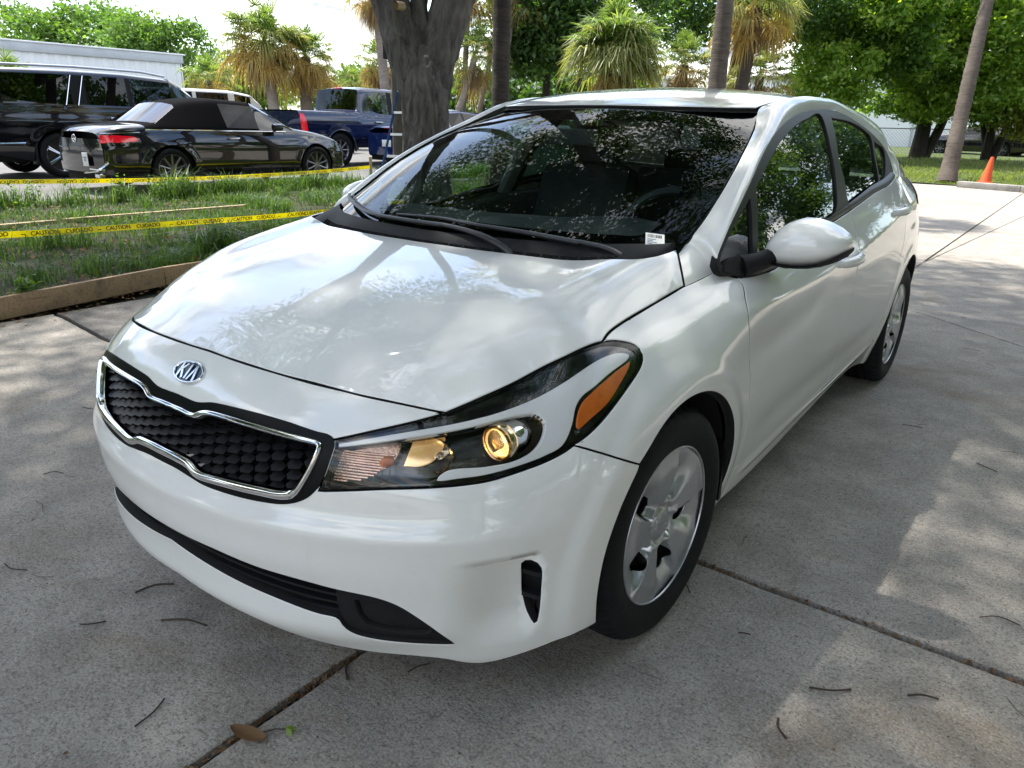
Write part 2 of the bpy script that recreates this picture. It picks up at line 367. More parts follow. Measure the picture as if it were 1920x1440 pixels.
def ridge(t,w): return np.exp(-np.sqrt((t/w)**2+.012)+.11)
# crease heights as functions of y along the flank
def z_c1(y): return np.interp(y,[.0,.36,.8,1.1,1.5,1.9,2.3,3.0,3.4],[.80,.807,.813,.815,.833,.88,.93,.96,.97])
def z_c2(y): return np.interp(y,[.34,.6,.95,1.1,3.2],[.728,.73,.76,.79,.95])
def belt(u,z):
    u=np.asarray(u,float).ravel();z=np.asarray(z,float).ravel()
    sg=np.where(u<0,-1.,1.);u=np.abs(u);p=BS(u);e=1e-3;t=(BS(u+e)-BS(u-e));t/=np.linalg.norm(t,axis=1)[:,None]
    n=np.stack([t[:,1],-t[:,0]],1)
    d=np.einsum('ij,jk,ik->i',_DU.basis(u),_DT,_DZ.basis(z))
    y=p[:,1];x=p[:,0]
    side=sstep(.15,.45,y)*(1-sstep(2.9,3.3,y))
    d=d-.0075*ridge(z-z_c1(y),.04)*side
    d=d+.007*np.exp(-((z-(z_c2(y)-.05))/.05)**2)*sstep(.2,.5,y)*(1-sstep(.9,1.3,y))
    d=d+.008*np.exp(-((z-.40)/.06)**2)*sstep(.45,.8,y)*(1-sstep(2.0,2.3,y))
    d=d-.007*np.exp(-((z-.262-.02*(y-.5))/.018)**2)*sstep(.5,.6,y)*(1-sstep(2.1,2.3,y))
    d=d+.034*sstep(.72,.90,u)*(1-sstep(.922,.947,u))*sstep(.20,.29,z)*(1-sstep(.428,.444,z))
    for cy in (0.,2.7):
        r=np.hypot(y-cy,z-.31)
        d=d-.008*(1-sstep(.40,.455,r))*(x>.5)
    q=p-n*d[:,None]
    return np.column_stack([q[:,0]*sg,q[:,1],z])
# ---------------------------------------------------------------- hood: z over (x,y)
HY=np.array([-.80,-.70,-.60,-.45,-.30,-.15,0.0,.15,.30,.50])
HZ0=np.array([.722,.775,.815,.860,.894,.921,.943,.960,.972,.985])     # centre line
HX=np.array([0,.20,.40,.52,.60,.66,.70,.74,.80])                       # drop at |x|, one row per y
HD=np.array([
[0, 0.004, 0.02, 0.048, 0.084, 0.126, 0.1576, 0.19, 0.24],
[0, 0.004, 0.02, 0.048, 0.086, 0.124, 0.1526, 0.185, 0.23],
[0, 0.004, 0.018, 0.044, 0.078, 0.108, 0.1356, 0.165, 0.21],
[0, 0.003, 0.012, 0.026, 0.037, 0.061, 0.0886, 0.122, 0.17],
[0, 0.003, 0.009, 0.018, 0.021, 0.037, 0.0626, 0.097, 0.15],
[0, 0.003, 0.008, 0.013, 0.012, 0.027, 0.0546, 0.092, 0.15],
[0, 0.003, 0.007, 0.01, 0.005, 0.017, 0.0446, 0.086, 0.15],
[0, 0.003, 0.006, 0.008, -0.001, 0.008, 0.0356, 0.081, 0.15],
[0, 0.003, 0.006, 0.006, -0.007, -0.001, 0.0266, 0.074, 0.15],
[0, 0.003, 0.006, 0.005, -0.011, -0.006, 0.0196, 0.068, 0.14],])
_HY=Spl(HY,np.eye(len(HY)));_hx=np.concatenate([-HX[:0:-1],HX]);_HX=Spl(_hx,np.eye(len(_hx)))
_HT=HZ0[:,None]-np.concatenate([HD[:,:0:-1],HD],1)
def hood(x,y):
    x=np.asarray(x,float).ravel();y=np.asarray(y,float).ravel()
    return np.column_stack([x,y,np.einsum('ij,jk,ik->i',_HY.basis(y),_HT,_HX.basis(x))])
# ---------------------------------------------------------------- side glass: x over (y,z)
_GA=Spl([-.2,.2,.6,1.0,1.6,2.2,2.7,3.1,3.5],[.70,.765,.799,.814,.82,.815,.802,.765,.70])
def gside(y,z):
    y=np.asarray(y,float).ravel();z=np.asarray(z,float).ravel();w=z-.95
    return np.column_stack([_GA(y)-.30*w-.46*w*w*np.sign(w),y,z])
# ---------------------------------------------------------------- windscreen: y over (x,z)
_WC=Spl([.92,.95,.97,1.05,1.15,1.25,1.35,1.42],[-.03,.03,.07,.235,.455,.695,.965,1.18])
_WZ=[.92,.98,1.05,1.10,1.15,1.20,1.25,1.30,1.335,1.42]
_WX=Spl(_WZ,[.70,.70,.698,.692,.680,.661,.634,.596,.562,.47])
_WY=Spl(_WZ,[.22,.325,.455,.545,.645,.757,.885,1.035,1.15,1.45])
def wscreen(x,z):
    x=np.asarray(x,float).ravel();z=np.asarray(z,float).ravel()
    t=np.clip(np.abs(x)/_WX(z),0,1.15);yc=_WC(z)
    return np.column_stack([x,yc+(_WY(z)-yc)*(.5*t**2+.5*t**4),z])
# ---------------------------------------------------------------- roof: z over (x,y)
_RC=Spl([.8,.95,1.1,1.3,1.6,1.9,2.2,2.5,2.8,3.0],[1.285,1.350,1.390,1.420,1.439,1.438,1.424,1.395,1.345,1.30])
def roof(x,y):
    x=np.asarray(x,float).ravel();y=np.asarray(y,float).ravel()
    return np.column_stack([x,y,_RC(y)-.034*(x/.56)**2-.014*(x/.56)**6])
CV={'hoodfront': [(0.0,0.7695),(0.1035,0.7694),(0.3067,0.7672),(0.4781,0.7583),(0.5386,0.7522),(0.6378,0.7415),(0.7397,0.728)],
'hl_top': [(0.7397,0.728),(0.8303,0.7461),(0.9201,0.7645),(1.0299,0.7907),(1.1068,0.8058),(1.1675,0.816),(1.2408,0.8223)],
'hl_tip': [(1.2408,0.8223),(1.2717,0.8206),(1.3006,0.8148),(1.3263,0.8049),(1.3347,0.794),(1.3296,0.7808),(1.3082,0.7658),(1.2785,0.7525)],
'hl_out': [(1.2785,0.7525),(1.1936,0.7186),(1.1156,0.6865),(1.0667,0.6678),(1.0312,0.6562)],
'hl_bot': [(1.0312,0.6562),(1.0013,0.6456),(0.9548,0.6335),(0.9122,0.6257),(0.8699,0.6185),(0.8269,0.6125),(0.7643,0.6084),(0.7068,0.6058),(0.611,0.6003),(0.5333,0.5909),(0.4718,0.5824)],
'hl_in': [(0.4718,0.5824),(0.4871,0.636),(0.4974,0.683)],
'hl_top0': [(0.4974,0.683),(0.5768,0.7004),(0.656,0.7143),(0.7397,0.728)],
'seam': [(1.0312,0.6562),(1.0725,0.6397),(1.1266,0.6157),(1.2075,0.5762)],
'bump_bot': [(1.089,0.1941),(1.053,0.1918),(0.9948,0.1757),(0.9127,0.1555),(0.8327,0.1404),(0.7814,0.1467),(0.7338,0.1611),(0.6597,0.1705),(0.5626,0.1738),(0.4677,0.1845),(0.3714,0.2008),(0.2702,0.2218),(0.1455,0.2337),(0.0241,0.2438)],
'in_top': [(0.0836,0.3862),(0.1927,0.385),(0.3062,0.3757),(0.4084,0.3709),(0.4918,0.3627),(0.5878,0.3519),(0.6295,0.3366),(0.6707,0.306),(0.7128,0.2667),(0.7533,0.2188)],
'in_bot': [(0.7533,0.2171),(0.6659,0.2278),(0.5782,0.24),(0.5316,0.2535),(0.5103,0.2695),(0.4982,0.288),(0.4465,0.2932),(0.3457,0.3061),(0.2314,0.3168),(0.1322,0.3276),(0.0556,0.3386)],
'in_cap': [(0.4918,0.3627),(0.4913,0.3248),(0.4982,0.288)],
'vent': [(0.9159,0.4021),(0.9353,0.4108),(0.9407,0.4045),(0.9441,0.3459),(0.946,0.2779),(0.9423,0.253),(0.9328,0.2731),(0.9232,0.3231)],
'gr_black': [(0.0325,0.6846),(0.084,0.6853),(0.1107,0.6895),(0.1424,0.6957),(0.269,0.7027),(0.3722,0.7004),(0.4544,0.6908),(0.4858,0.6867),(0.4964,0.6776),(0.4941,0.6586),(0.4746,0.602),(0.4513,0.5729),(0.4265,0.5567),(0.3925,0.5458),(0.3255,0.5393),(0.226,0.5362),(0.1634,0.5367),(0.1209,0.5406),(0.0737,0.5434)],
'gr_chrome': [(0.0347,0.6665),(0.0963,0.6675),(0.1161,0.6759),(0.1383,0.6815),(0.2323,0.6865),(0.3788,0.6842),(0.4643,0.6773),(0.4728,0.672),(0.468,0.6492),(0.4465,0.6046),(0.4177,0.5642),(0.392,0.5547),(0.3239,0.5509),(0.2236,0.5464),(0.1462,0.5434),(0.124,0.548),(0.1066,0.5551),(0.0799,0.5564)],
'gap': [(1.2408,0.8223),(1.2766,0.8335),(1.3355,0.8436),(1.4512,0.8572),(1.5682,0.8732),(1.6548,0.8869),(1.6844,0.8901),(1.8103,0.9059)],
'hood_gap': [(0.7427,-0.1795),(0.7375,-0.1459),(0.7371,-0.0924),(0.7411,0.0141),(0.7434,0.1344),(0.7444,0.2312)],
'hood_front': [(0.0,-0.7075),(0.0991,-0.7035),(0.2758,-0.6939),(0.4262,-0.6692),(0.4784,-0.6543),(0.5534,-0.6167),(0.6255,-0.5776)],
'hood_hl': [(0.6255,-0.5776),(0.6574,-0.5225),(0.6862,-0.461),(0.7121,-0.3674),(0.7312,-0.2509),(0.7427,-0.1795)],
'hood_rear': [(0.6759,0.31),(0.6737,0.2443),(0.6614,0.1827),(0.627,0.1189),(0.5261,0.0851),(0.434,0.0565),(0.3311,0.0372),(0.173,0.0216),(0.0,0.01)],
'trim': [(0.3254,0.9319),(0.3327,0.9173),(0.3452,0.9067),(0.4307,0.8918),(0.5494,0.8834),(0.7033,0.8865),(0.9383,0.9193),(1.2909,0.9659),(1.563,0.993),(1.9463,1.0354),(2.2437,1.0541)],
'trim_r': [(2.2437,1.0541),(2.3989,1.0636),(2.5048,1.0786),(2.5303,1.1094)],
'trim_t': [(2.5303,1.1094),(2.5168,1.1803),(2.4448,1.2292),(2.3081,1.2762),(2.0783,1.3279),(1.8361,1.357),(1.6015,1.3552),(1.4012,1.3408),(1.198,1.3135),(0.9925,1.2658),(0.8154,1.2029),(0.673,1.1381),(0.5394,1.0727),(0.4219,1.0073),(0.348,0.9571),(0.3254,0.9319)],
'g_fq': [(0.6162,1.0857),(0.5683,0.9767),(0.5469,0.9313),(0.4242,0.9205),(0.3487,0.9348),(0.4405,1.0057)],
'g_f': [(0.68,1.1123),(0.8328,1.1765),(1.0081,1.2383),(1.1927,1.2838),(1.3999,1.3168),(1.6046,1.3289),(1.5448,1.2161),(1.4701,1.0971),(1.3842,0.9947),(1.2137,0.9776),(0.9498,0.9417),(0.7174,0.9123),(0.576,0.9131)],
'g_r': [(1.7364,1.3264),(2.0432,1.3121),(2.2265,1.2782),(2.2807,1.2532),(2.2019,1.1561),(2.1352,1.0568),(1.5741,1.0179),(1.5882,1.092),(1.6037,1.1699),(1.6882,1.2678)],
'g_rq': [(2.3091,1.2347),(2.4588,1.1932),(2.3085,1.0792),(2.1949,1.0609),(2.2113,1.1332)],
'strip': [(0.5048,0.6778),(0.5783,0.6917),(0.66,0.7029),(0.8004,0.7168),(0.8797,0.7265),(0.9522,0.7401),(1.066,0.7669),(1.2129,0.7971),(1.2712,0.7995),(1.2997,0.7922),(1.2898,0.786),(1.2088,0.7684),(1.1457,0.7519),(1.0978,0.7394),(1.0679,0.7224),(1.0404,0.6904),(1.0058,0.6586),(0.9626,0.6452),(0.9185,0.6362),(0.8312,0.6244),(0.767,0.6202),(0.7181,0.6177),(0.7386,0.6339),(0.8333,0.638),(0.8989,0.6434),(0.9445,0.6588),(0.9741,0.6871),(0.9814,0.7069),(0.969,0.7195),(0.9353,0.7209),(0.8505,0.712),(0.7983,0.7061),(0.704,0.6972),(0.6406,0.6907),(0.5801,0.6828),(0.506,0.6713)],
'amber': [(1.2926,0.7809),(1.2776,0.7706),(1.227,0.7466),(1.1696,0.7206),(1.0966,0.6973),(1.054,0.6843),(1.0576,0.6972),(1.0843,0.7241),(1.1403,0.7455),(1.2351,0.7699)],
'signal': [(0.4995,0.6641),(0.5693,0.683),(0.6325,0.6953),(0.6326,0.6782),(0.6154,0.6464),(0.5648,0.6125),(0.5198,0.6027),(0.4755,0.5929)],
'beam': [(0.661,0.6977),(0.7389,0.7062),(0.7343,0.6809),(0.7142,0.6597),(0.684,0.6446),(0.6412,0.6427)],
'proj': [(0.8879,0.6845),(0.8483,0.6857),(0.9276,0.6827),(0.8988,0.7191),(0.8802,0.6506)],
'cavity': [(0.5067,0.6674),(0.5804,0.6809),(0.6615,0.6916),(0.7981,0.7045),(0.8501,0.7108),(0.9348,0.7196),(0.9665,0.7187),(0.9799,0.7063),(0.9728,0.6872),(0.9436,0.6599),(0.8983,0.6448),(0.8335,0.6394),(0.7386,0.6353),(0.7141,0.6195),(0.6267,0.6084),(0.5467,0.5992),(0.4843,0.5921),(0.4951,0.6352)]}
# ================================================================ ground, driveway, planted strip
def _concrete(name,lo,hi,dirt):
    t=NT(name);p=t.n('ShaderNodeNewGeometry').outputs['Position']
    big=t.noise(.55,6,.62,p);mid=t.noise(4.2,7,.7,p);grit=t.noise(150,3,.65,p);sand=t.noise(55,6,.78,p);pit=t.noise(88,2,.5,p)
    c=t.ramp(big,[(.32,lo),(.68,hi)])
    c=t.mix(t.ramp(mid,[(.40,(.55,)*3),(.60,(0,0,0))]),c,tuple(x*.60 for x in lo))
    c=t.mix(t.ramp(t.noise(1.1,7,.7,p,1.2),[(.54,(0,0,0)),(.70,(.6,)*3)]),c,dirt)
    c=t.mix(t.ramp(t.noise(2.3,8,.75,p,.9),[(.58,(0,0,0)),(.72,(.45,)*3)]),c,tuple(x*.55 for x in dirt))
    c=t.mix(t.ramp(t.noise(.8,8,.75,p,.6),[(.58,(0,0,0)),(.74,(.6,)*3)]),c,(.56,.525,.47))
    c=t.mix(t.ramp(t.noise(5.5,9,.8,p,.4),[(.64,(0,0,0)),(.72,(.55,)*3)]),c,(.64,.61,.555))
    c=t.mix(t.ramp(sand,[(.36,(.75,)*3),(.50,(0,0,0))]),c,tuple(x*.42 for x in lo))
    c=t.mix(t.ramp(grit,[(.34,(.8,)*3),(.47,(0,0,0))]),c,tuple(x*.35 for x in lo))
    c=t.mix(t.ramp(grit,[(.56,(0,0,0)),(.70,(.55,)*3)]),c,(.62,.59,.53))
    c=t.mix(t.ramp(pit,[(.25,(.9,)*3),(.31,(0,0,0))]),c,(.03,.027,.024))
    h=t.math('ADD',t.math('MULTIPLY',grit,.8),t.math('MULTIPLY',sand,1.2))
    t.bsdf(c,.9,bump=h,bump_d=.0028,bump_s=1.0,Specular_IOR_Level=.3);return t.m
_concrete('concrete',(.335,.305,.268),(.47,.432,.382),(.25,.185,.125))
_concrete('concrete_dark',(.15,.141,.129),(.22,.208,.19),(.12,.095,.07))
_concrete('concrete_pale',(.36,.34,.31),(.48,.46,.42),(.26,.20,.15))
def _asphalt():
    t=NT('asphalt');p=t.n('ShaderNodeNewGeometry').outputs['Position'];c=t.ramp(t.noise(.5,6,.6,p),[(.3,(.10,.098,.095)),(.7,(.17,.166,.16))])
    t.bsdf(t.mix(t.ramp(t.noise(60,3,.6,p),[(.3,(.5,)*3),(.5,(0,0,0))]),c,(.05,.05,.05)),.9)
_asphalt()
def _soil(name,a,b,cc):
    t=NT(name);p=t.n('ShaderNodeNewGeometry').outputs['Position'];c=t.ramp(t.noise(1.3,7,.65,p),[(.36,a),(.56,b),(.7,cc)])
    c=t.mix(t.ramp(t.noise(24,5,.7,p),[(.40,(.75,)*3),(.6,(0,0,0))]),c,tuple(x*.4 for x in a));t.bsdf(c,.95,bump=t.noise(30,6,.7,p),bump_d=.03)
_soil('soil',(.040,.030,.020),(.040,.050,.018),(.055,.072,.020));_soil('lawn',(.060,.085,.022),(.085,.125,.030),(.16,.16,.07))
_soil('far_ground',(.06,.075,.03),(.10,.10,.06),(.16,.15,.12))
def _wood(name,a,b,axis=(1.2,14,14)):
    t=NT(name);c=t.coord(axis);f=t.noise(3.2,8,.6,c,.6);col=t.ramp(f,[(.3,a),(.55,b),(.75,a)])
    col=t.mix(t.ramp(t.noise(5,6,.7,t.coord()),[(.5,(0,0,0)),(.75,(.7,)*3)]),col,(.05,.035,.022));t.bsdf(col,.8,bump=f,bump_d=.002)
_wood('board_wood',(.21,.135,.07),(.36,.245,.135),(14,1.2,14));_wood('pale_wood',(.32,.23,.13),(.48,.37,.22),(14,1.2,14));_wood('pole_wood',(.055,.045,.036),(.12,.10,.085),(14,14,.7))
g=mk('ground',[(-500,-500,-.06),(500,-500,-.06),(500,500,-.06),(-500,500,-.06)],np.array([[0,1,2,3]]),'far_ground');tag(g,kind='structure')
_soil('joint_dirt',(.016,.013,.010),(.028,.021,.015),(.05,.035,.02))
# ---- driveway of separate slabs with open joints
drive=thing('driveway',None,None);tag(drive,kind='structure')
b=mk('joint_bed',[(-3.86,-12,-.022),(16,-12,-.022),(16,22,-.022),(-3.86,22,-.022)],np.array([[0,1,2,3]]),'joint_dirt',drive)
def slab(pts,mat,gap=.007,rough=.0035):
    P=np.array(pts,float);n=len(P);c=P.mean(0);E=[]
    if area2(P)<0:P=P[::-1]
    for i in range(n):
        a,q=P[i],P[(i+1)%n];L=np.linalg.norm(q-a);d=(q-a)/L;o=np.array([d[1],-d[0]]);m=max(2,int(min(L/.035,420)));t=np.linspace(0,1,m,endpoint=False)
        j=RNG.normal(0,rough,m);j=np.convolve(np.pad(j,2,mode='wrap'),[.15,.2,.3,.2,.15],'valid')*1.6
        E.append(a+d*(t*L)[:,None]-o*(gap+np.abs(j))[:,None])
    Q=np.vstack(E);k=len(Q);t=np.roll(Q,-1,0)-np.roll(Q,1,0);t/=np.linalg.norm(t,axis=1)[:,None]+1e-9;o=np.column_stack([t[:,1],-t[:,0]])
    r0=np.column_stack([Q-o*.007,np.zeros(k)]);r1=np.column_stack([Q-o*.002,np.full(k,-.003)]);r2=np.column_stack([Q,np.full(k,-.03)])
    V=np.vstack([r0,r1,r2]);F=[tuple(range(k))]+[(a*k+i,(a+1)*k+i,(a+1)*k+(i+1)%k,a*k+(i+1)%k) for a in(0,1) for i in range(k)]
    F=[F[0]]+[f for f in F[1:]]
    return mk('concrete_slab',V,F,mat,drive,False)
slab([(-3.86,-12),(.31,-12),(.31,.378),(-3.02,.385),(-3.72,.46),(-3.86,.46)],'concrete',.008)
slab([(.31,-12),(16,-12),(16,.385),(.31,.378)],'concrete',.009)
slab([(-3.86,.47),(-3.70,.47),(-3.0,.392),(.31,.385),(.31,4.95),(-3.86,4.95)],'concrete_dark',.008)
slab([(-3.86,4.95),(.31,4.95),(.31,12.0),(.31,20.35),(.31,21.),(-3.86,21.)],'concrete',.003,.0008)
slab([(.31,.385),(16,.39),(16,3.15),(2.5,3.15),(.31,4.95)],'concrete',.006)
slab([(.31,4.95),(2.5,3.15),(16,3.15),(16,20.),(1.19,20.),(.75,13.6),(.31,7.04)],'concrete',.003,.0008)
slab([(.31,7.04),(.75,13.6),(1.19,20.),(.32,20.35),(.31,20.35)],'concrete',.003,.0008)
# ---- kerb and lawn beyond
kerb=thing('kerb',None,None);tag(kerb,kind='structure')
ka,kb=np.array([-1.12,20.45]),np.array([12.,14.9]);kd=(kb-ka)/np.linalg.norm(kb-ka);ang=math.atan2(kd[1],kd[0])
for i in range(9):
    c=ka+kd*(.75+1.5*i);MB().box((c[0],c[1],.07),(1.49,.19,.16),rz=ang+RNG.normal(0,.004),bev=.014).build('kerb_stone','concrete_pale' if i==0 else 'concrete',kerb)
lx=np.linspace(-14,22,60);ly=np.linspace(0,40,50);X,Y=np.meshgrid(lx,ly,indexing='ij')
near=np.where(X>-1.12,20.55-(X+1.12)*(5.55/13.12),20.9);YY=near+Y
Z=.03+.10*sstep(0,1.2,Y)+.012*np.sin(X*1.7+Y)+.25*sstep(8,26,Y)
mk('lawn',np.column_stack([X.ravel(),YY.ravel(),Z.ravel()]),np.array([(i*50+j,(i+1)*50+j,(i+1)*50+j+1,i*50+j+1) for i in range(59) for j in range(49)]),'lawn')['kind']='structure'
# ---- planted strip on the left
def strip_z(x,y):
    return .075+.06*sstep(-4.2,-6.5,x)*0+.035*sstep(-4.5,-8.5,x)+.018*np.sin(x*2.1+y*1.3)*np.sin(y*1.9-x)+.012*np.sin(x*6.1)*np.sin(y*5.3)
def board_x(y): return np.interp(y,[-4,-1.2,.13,.47,.9,1.39,3,6,12,22],[-3.62,-3.76,-3.885,-3.93,-4.06,-4.16,-4.30,-4.32,-4.3,-4.3])
def lot_x(y): return np.interp(y,[-8,2.5,4,6,8,12,24],[-9.9,-9.75,-9.55,-9.65,-9.8,-10.2,-10.4])
ys=np.linspace(-8,24,161);ts=np.linspace(0,1,61);X=np.array([board_x(y)-.03+(lot_x(y)-board_x(y)-.35)*ts for y in ys]);Y=np.repeat(ys[:,None],61,1);Z=strip_z(X,Y)
Z[:,0]-=.0;V=np.column_stack([X.ravel(),Y.ravel(),Z.ravel()]);mk('planting_strip',V,np.array([(i*61+j,(i+1)*61+j,(i+1)*61+j+1,i*61+j+1) for i in range(160) for j in range(60)]),'soil')['kind']='structure'
mk('parking_lot',[(-120,-60,.105),(-9.2,-60,.105),(-9.2,60,.105),(-120,60,.105)],np.array([[0,1,2,3]]),'asphalt')['kind']='structure'
# timber edging
def plank(name,a,b,h,t,z,mat,label,group=None):
    a,b=np.array(a),np.array(b);L=np.linalg.norm(b-a);c=(a+b)/2;o=MB().box((0,0,0),(L,t,h),bev=.004).build(name,mat);o.location=(c[0],c[1],z);o.rotation_euler=(0,0,math.atan2(*(b-a)[::-1]));return tag(o,label,'plank',group)
plank('edging_plank',(board_x(-3.6),-3.6),(board_x(-.30),-.30),.145,.038,.0725,'board_wood','weathered brown edging board at the far left end of the grass strip')
plank('edging_plank',(-3.842,-.29),(-4.175,1.42),.145,.038,.0725,'board_wood','long weathered brown edging board holding back the grass beside the white car')
plank('edging_plank',(-4.18,1.43),(-4.32,4.8),.145,.038,.0725,'board_wood','brown edging board along the grass behind the white car bonnet')
plank('ground_plank',(-7.50,1.30),(-7.52,2.05),.05,.06,.135,'pale_wood','short pale timber strip half buried in the grass at the left edge')
plank('ground_plank',(-7.53,2.15),(-7.50,4.45),.05,.06,.14,'pale_wood','long pale timber strip lying in the grass behind the near caution tape')
# ================================================================ shared materials
paint('car_white',(.80,.80,.775),rough=.32,dust=.10)
plain('black_trim',(.006,.006,.007),.42,.2,20,Specular_IOR_Level=.3)
plain('black_gloss',(.006,.006,.007),.08,.2,20,Coat_Weight=.5)
plain('black_plastic',(.010,.0105,.012),.6,.25,30,Specular_IOR_Level=.25,bump=.0006,bscale=900)
plain('surround_black',(.003,.0033,.004),.35,.2,20,Specular_IOR_Level=.12);plain('badge_navy',(.008,.016,.035),.08,.1,20,Coat_Weight=.6);plain('frit_black',(.003,.003,.0035),.9,.1,20,Specular_IOR_Level=.0);plain('black_void',(.004,.004,.004),.9,.2)
plain('grey_plastic',(.055,.056,.06),.5,.2,30,bump=.0004,bscale=900)
plain('wiper_grey',(.022,.022,.025),.45,.15,40)
plain('chrome',(.82,.83,.85),.06,.03,20,Metallic=1.0)
plain('satin_silver',(.50,.52,.54),.28,.1,14,Metallic=.75)
plain('lamp_white',(.80,.81,.82),.3,.03,10,Metallic=.1,Coat_Weight=.6)
plain('hubcap_silver',(.52,.53,.55),.30,.08,20,Metallic=.82)
plain('lamp_dark',(.12,.112,.105),.2,.3,40,Metallic=.6)
plain('amber_plastic',(.62,.13,.008),.22,.15,60,bump=.001,bscale=350,Coat_Weight=.6)
plain('red_plastic',(.48,.02,.02),.12,.15,40,Coat_Weight=.6)
plain('interior_dark',(.022,.024,.026),.75,.3,18)
plain('interior_grey',(.20,.21,.20),.8,.1,18)
plain('steel_dark',(.05,.045,.042),.55,.3,20,Metallic=.6)
glass('screen_glass',(.62,.73,.70),.85);glass('side_glass',(.50,.60,.56),1.5,.06);glass('lens_clear',(.94,.94,.93),1.0);glass('dark_glass',(.045,.055,.06),1.3,.06)
def _rubber():
    t=NT('rubber');c=t.coord();f=t.noise(30,6,.65,c);col=t.ramp(f,[(.35,(.004,.0045,.0055)),(.75,(.011,.011,.0125))])
    t.bsdf(col,.7,bump=t.noise(260,3,.5,c),bump_d=.0006,Specular_IOR_Level=.25)
_rubber()
def _emit(name,base,em,st,rough=.2,**kw):
    t=NT(name);t.bsdf(base,rough,Emission_Color=(*em,1),Emission_Strength=st,**kw)
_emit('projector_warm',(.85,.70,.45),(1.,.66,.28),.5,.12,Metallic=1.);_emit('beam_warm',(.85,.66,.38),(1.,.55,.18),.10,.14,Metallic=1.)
_emit('lamp_glow',(.9,.8,.6),(1.,.74,.36),14.,.12)
plain('lens_glass',(1.,.97,.90),.0,.01,5,Transmission_Weight=1.0,IOR=1.42)
plain('reflector_warm',(.86,.72,.50),.16,.06,30,Metallic=1.0)
plain('signal_reflector',(.62,.40,.30),.2,.3,22,Metallic=.75,bump=.0016,bscale=140)
# ================================================================ white saloon
car=thing('saloon_car','white four door saloon parked on the concrete with its headlight lit','car')
PW=['car_white','black_void'];CVc={k:list(v) for k,v in CV.items()}  # second slot paints the turned-in panel edges black, standing in for gap shade
def SY(y): return u_at_y(y)
def cv(*n): return [CVc[k] for k in n]
def rev(c): return list(c)[::-1]
def wheel_arch(cy,cz,r,a0,a1,n=40):
    return [(SY(cy+r*math.sin(a)),cz+r*math.cos(a)) for a in np.radians(np.linspace(a0,a1,n))]
# ---- hood: its sheet is eased onto the fascia and wing along the shut lines
_E2=np.vstack([rough_curve(c,.02) for c in(CVc['hoodfront'],CVc['hl_top'],CVc['gap'][:6])]);_EP=belt(_E2[:,0],_E2[:,1]);_ED=_EP[:,2]-hood(_EP[:,0],_EP[:,1])[:,2]
def hood2(x,y):
    P=hood(x,y);q=np.column_stack([np.abs(P[:,0]),P[:,1]]);out=np.zeros(len(P))
    for i in range(0,len(P),1500):
        d2=((q[i:i+1500,None]-_EP[None,:,:2])**2).sum(2);w=np.exp(-d2/(2*.025**2))+1e-12*np.exp(-d2/.02)+1e-30;out[i:i+1500]=(w*_ED).sum(1)/w.sum(1)*np.exp(-d2.min(1)/.085**2)
    P[:,2]+=out;return P
def _xy(c): c=np.array(c);return [tuple(v) for v in belt(c[:,0],c[:,1])[:,:2]]
HG=_xy(CVc['gap'][:6]);hood_half=[_xy(CVc['hoodfront']),_xy(CVc['hl_top']),HG,[HG[-1],(.716,.258),CVc['hood_rear'][0]],CVc['hood_rear']]
def sym_loop(cs,step=.014):
    R=[rough_curve(c,step) for c in cs];H=np.vstack([R[0]]+[r[1:] for r in R[1:]]);M=H[::-1]*[-1,1]
    L=np.vstack([H,M]);k=[0]
    for i in range(1,len(L)):
        if np.linalg.norm(L[i]-L[k[-1]])>.002: k.append(i)
    if np.linalg.norm(L[k[-1]]-L[k[0]])<.002:k.pop()
    return L[k]
panel('hood',hood2,sym_loop(hood_half),PW,car,h=.026,depth=.02,edge=.0025,flange=.008,gap=.0036)
# ---- front bumper with its openings
arch_front=wheel_arch(.02,.31,.357,-108,-38,30)
b_out=[CVc['hoodfront'],rev(CVc['hl_top0']),rev(CVc['hl_in']),rev(CVc['hl_bot']),CVc['seam'],[CVc['seam'][-1]]+rev(arch_front)[3:]+[CVc['bump_bot'][0]],CVc['bump_bot'][:-1]+[(0.,.2445)]]
intake=[[(0.,.3865)]+CVc['in_top'][0:],[CVc['in_top'][-1],CVc['in_bot'][1]],CVc['in_bot'][1:-1]+[(0.,.343)]]
intL=sym_loop(intake,.012);grL=sym_loop([[(0.,.6847)]+CVc['gr_black'][:-1]+[(.06,.5455),(0.,.5455)]],.010)
ventL=loop(CVc['vent'],[CVc['vent'][-1],CVc['vent'][0]],step=.008)
panel('front_bumper',belt,sym_loop(b_out,.013),PW,car,holes=[intL,grL,ventL,ventL*[-1,1]],h=.018,depth=.03,flange=.006,edge=.002,gap=.0026)
for s in(1,-1):
    panel('air_vent',belt,ventL*[s,1],['black_trim','black_void'],car,h=.02,lift=-.028,flange=0,rim=False)
    for z in(.385,.325):
        mb=MB()
        u=np.linspace(.885,.955,5);p=belt(u*s,np.full(5,z));n=surfnormal(belt,u*s,np.full(5,z))
        a=p-n*.004;bq=p-n*.03;mb.add(np.vstack([a,a-[0,0,.010],bq-[0,0,.010],bq]),[(i,i+1,5+i+1,5+i) for i in range(4)]+[(15+i,15+i+1,i+1,i) for i in range(4)])
        mb.build('vent_slat','black_plastic',car,False)
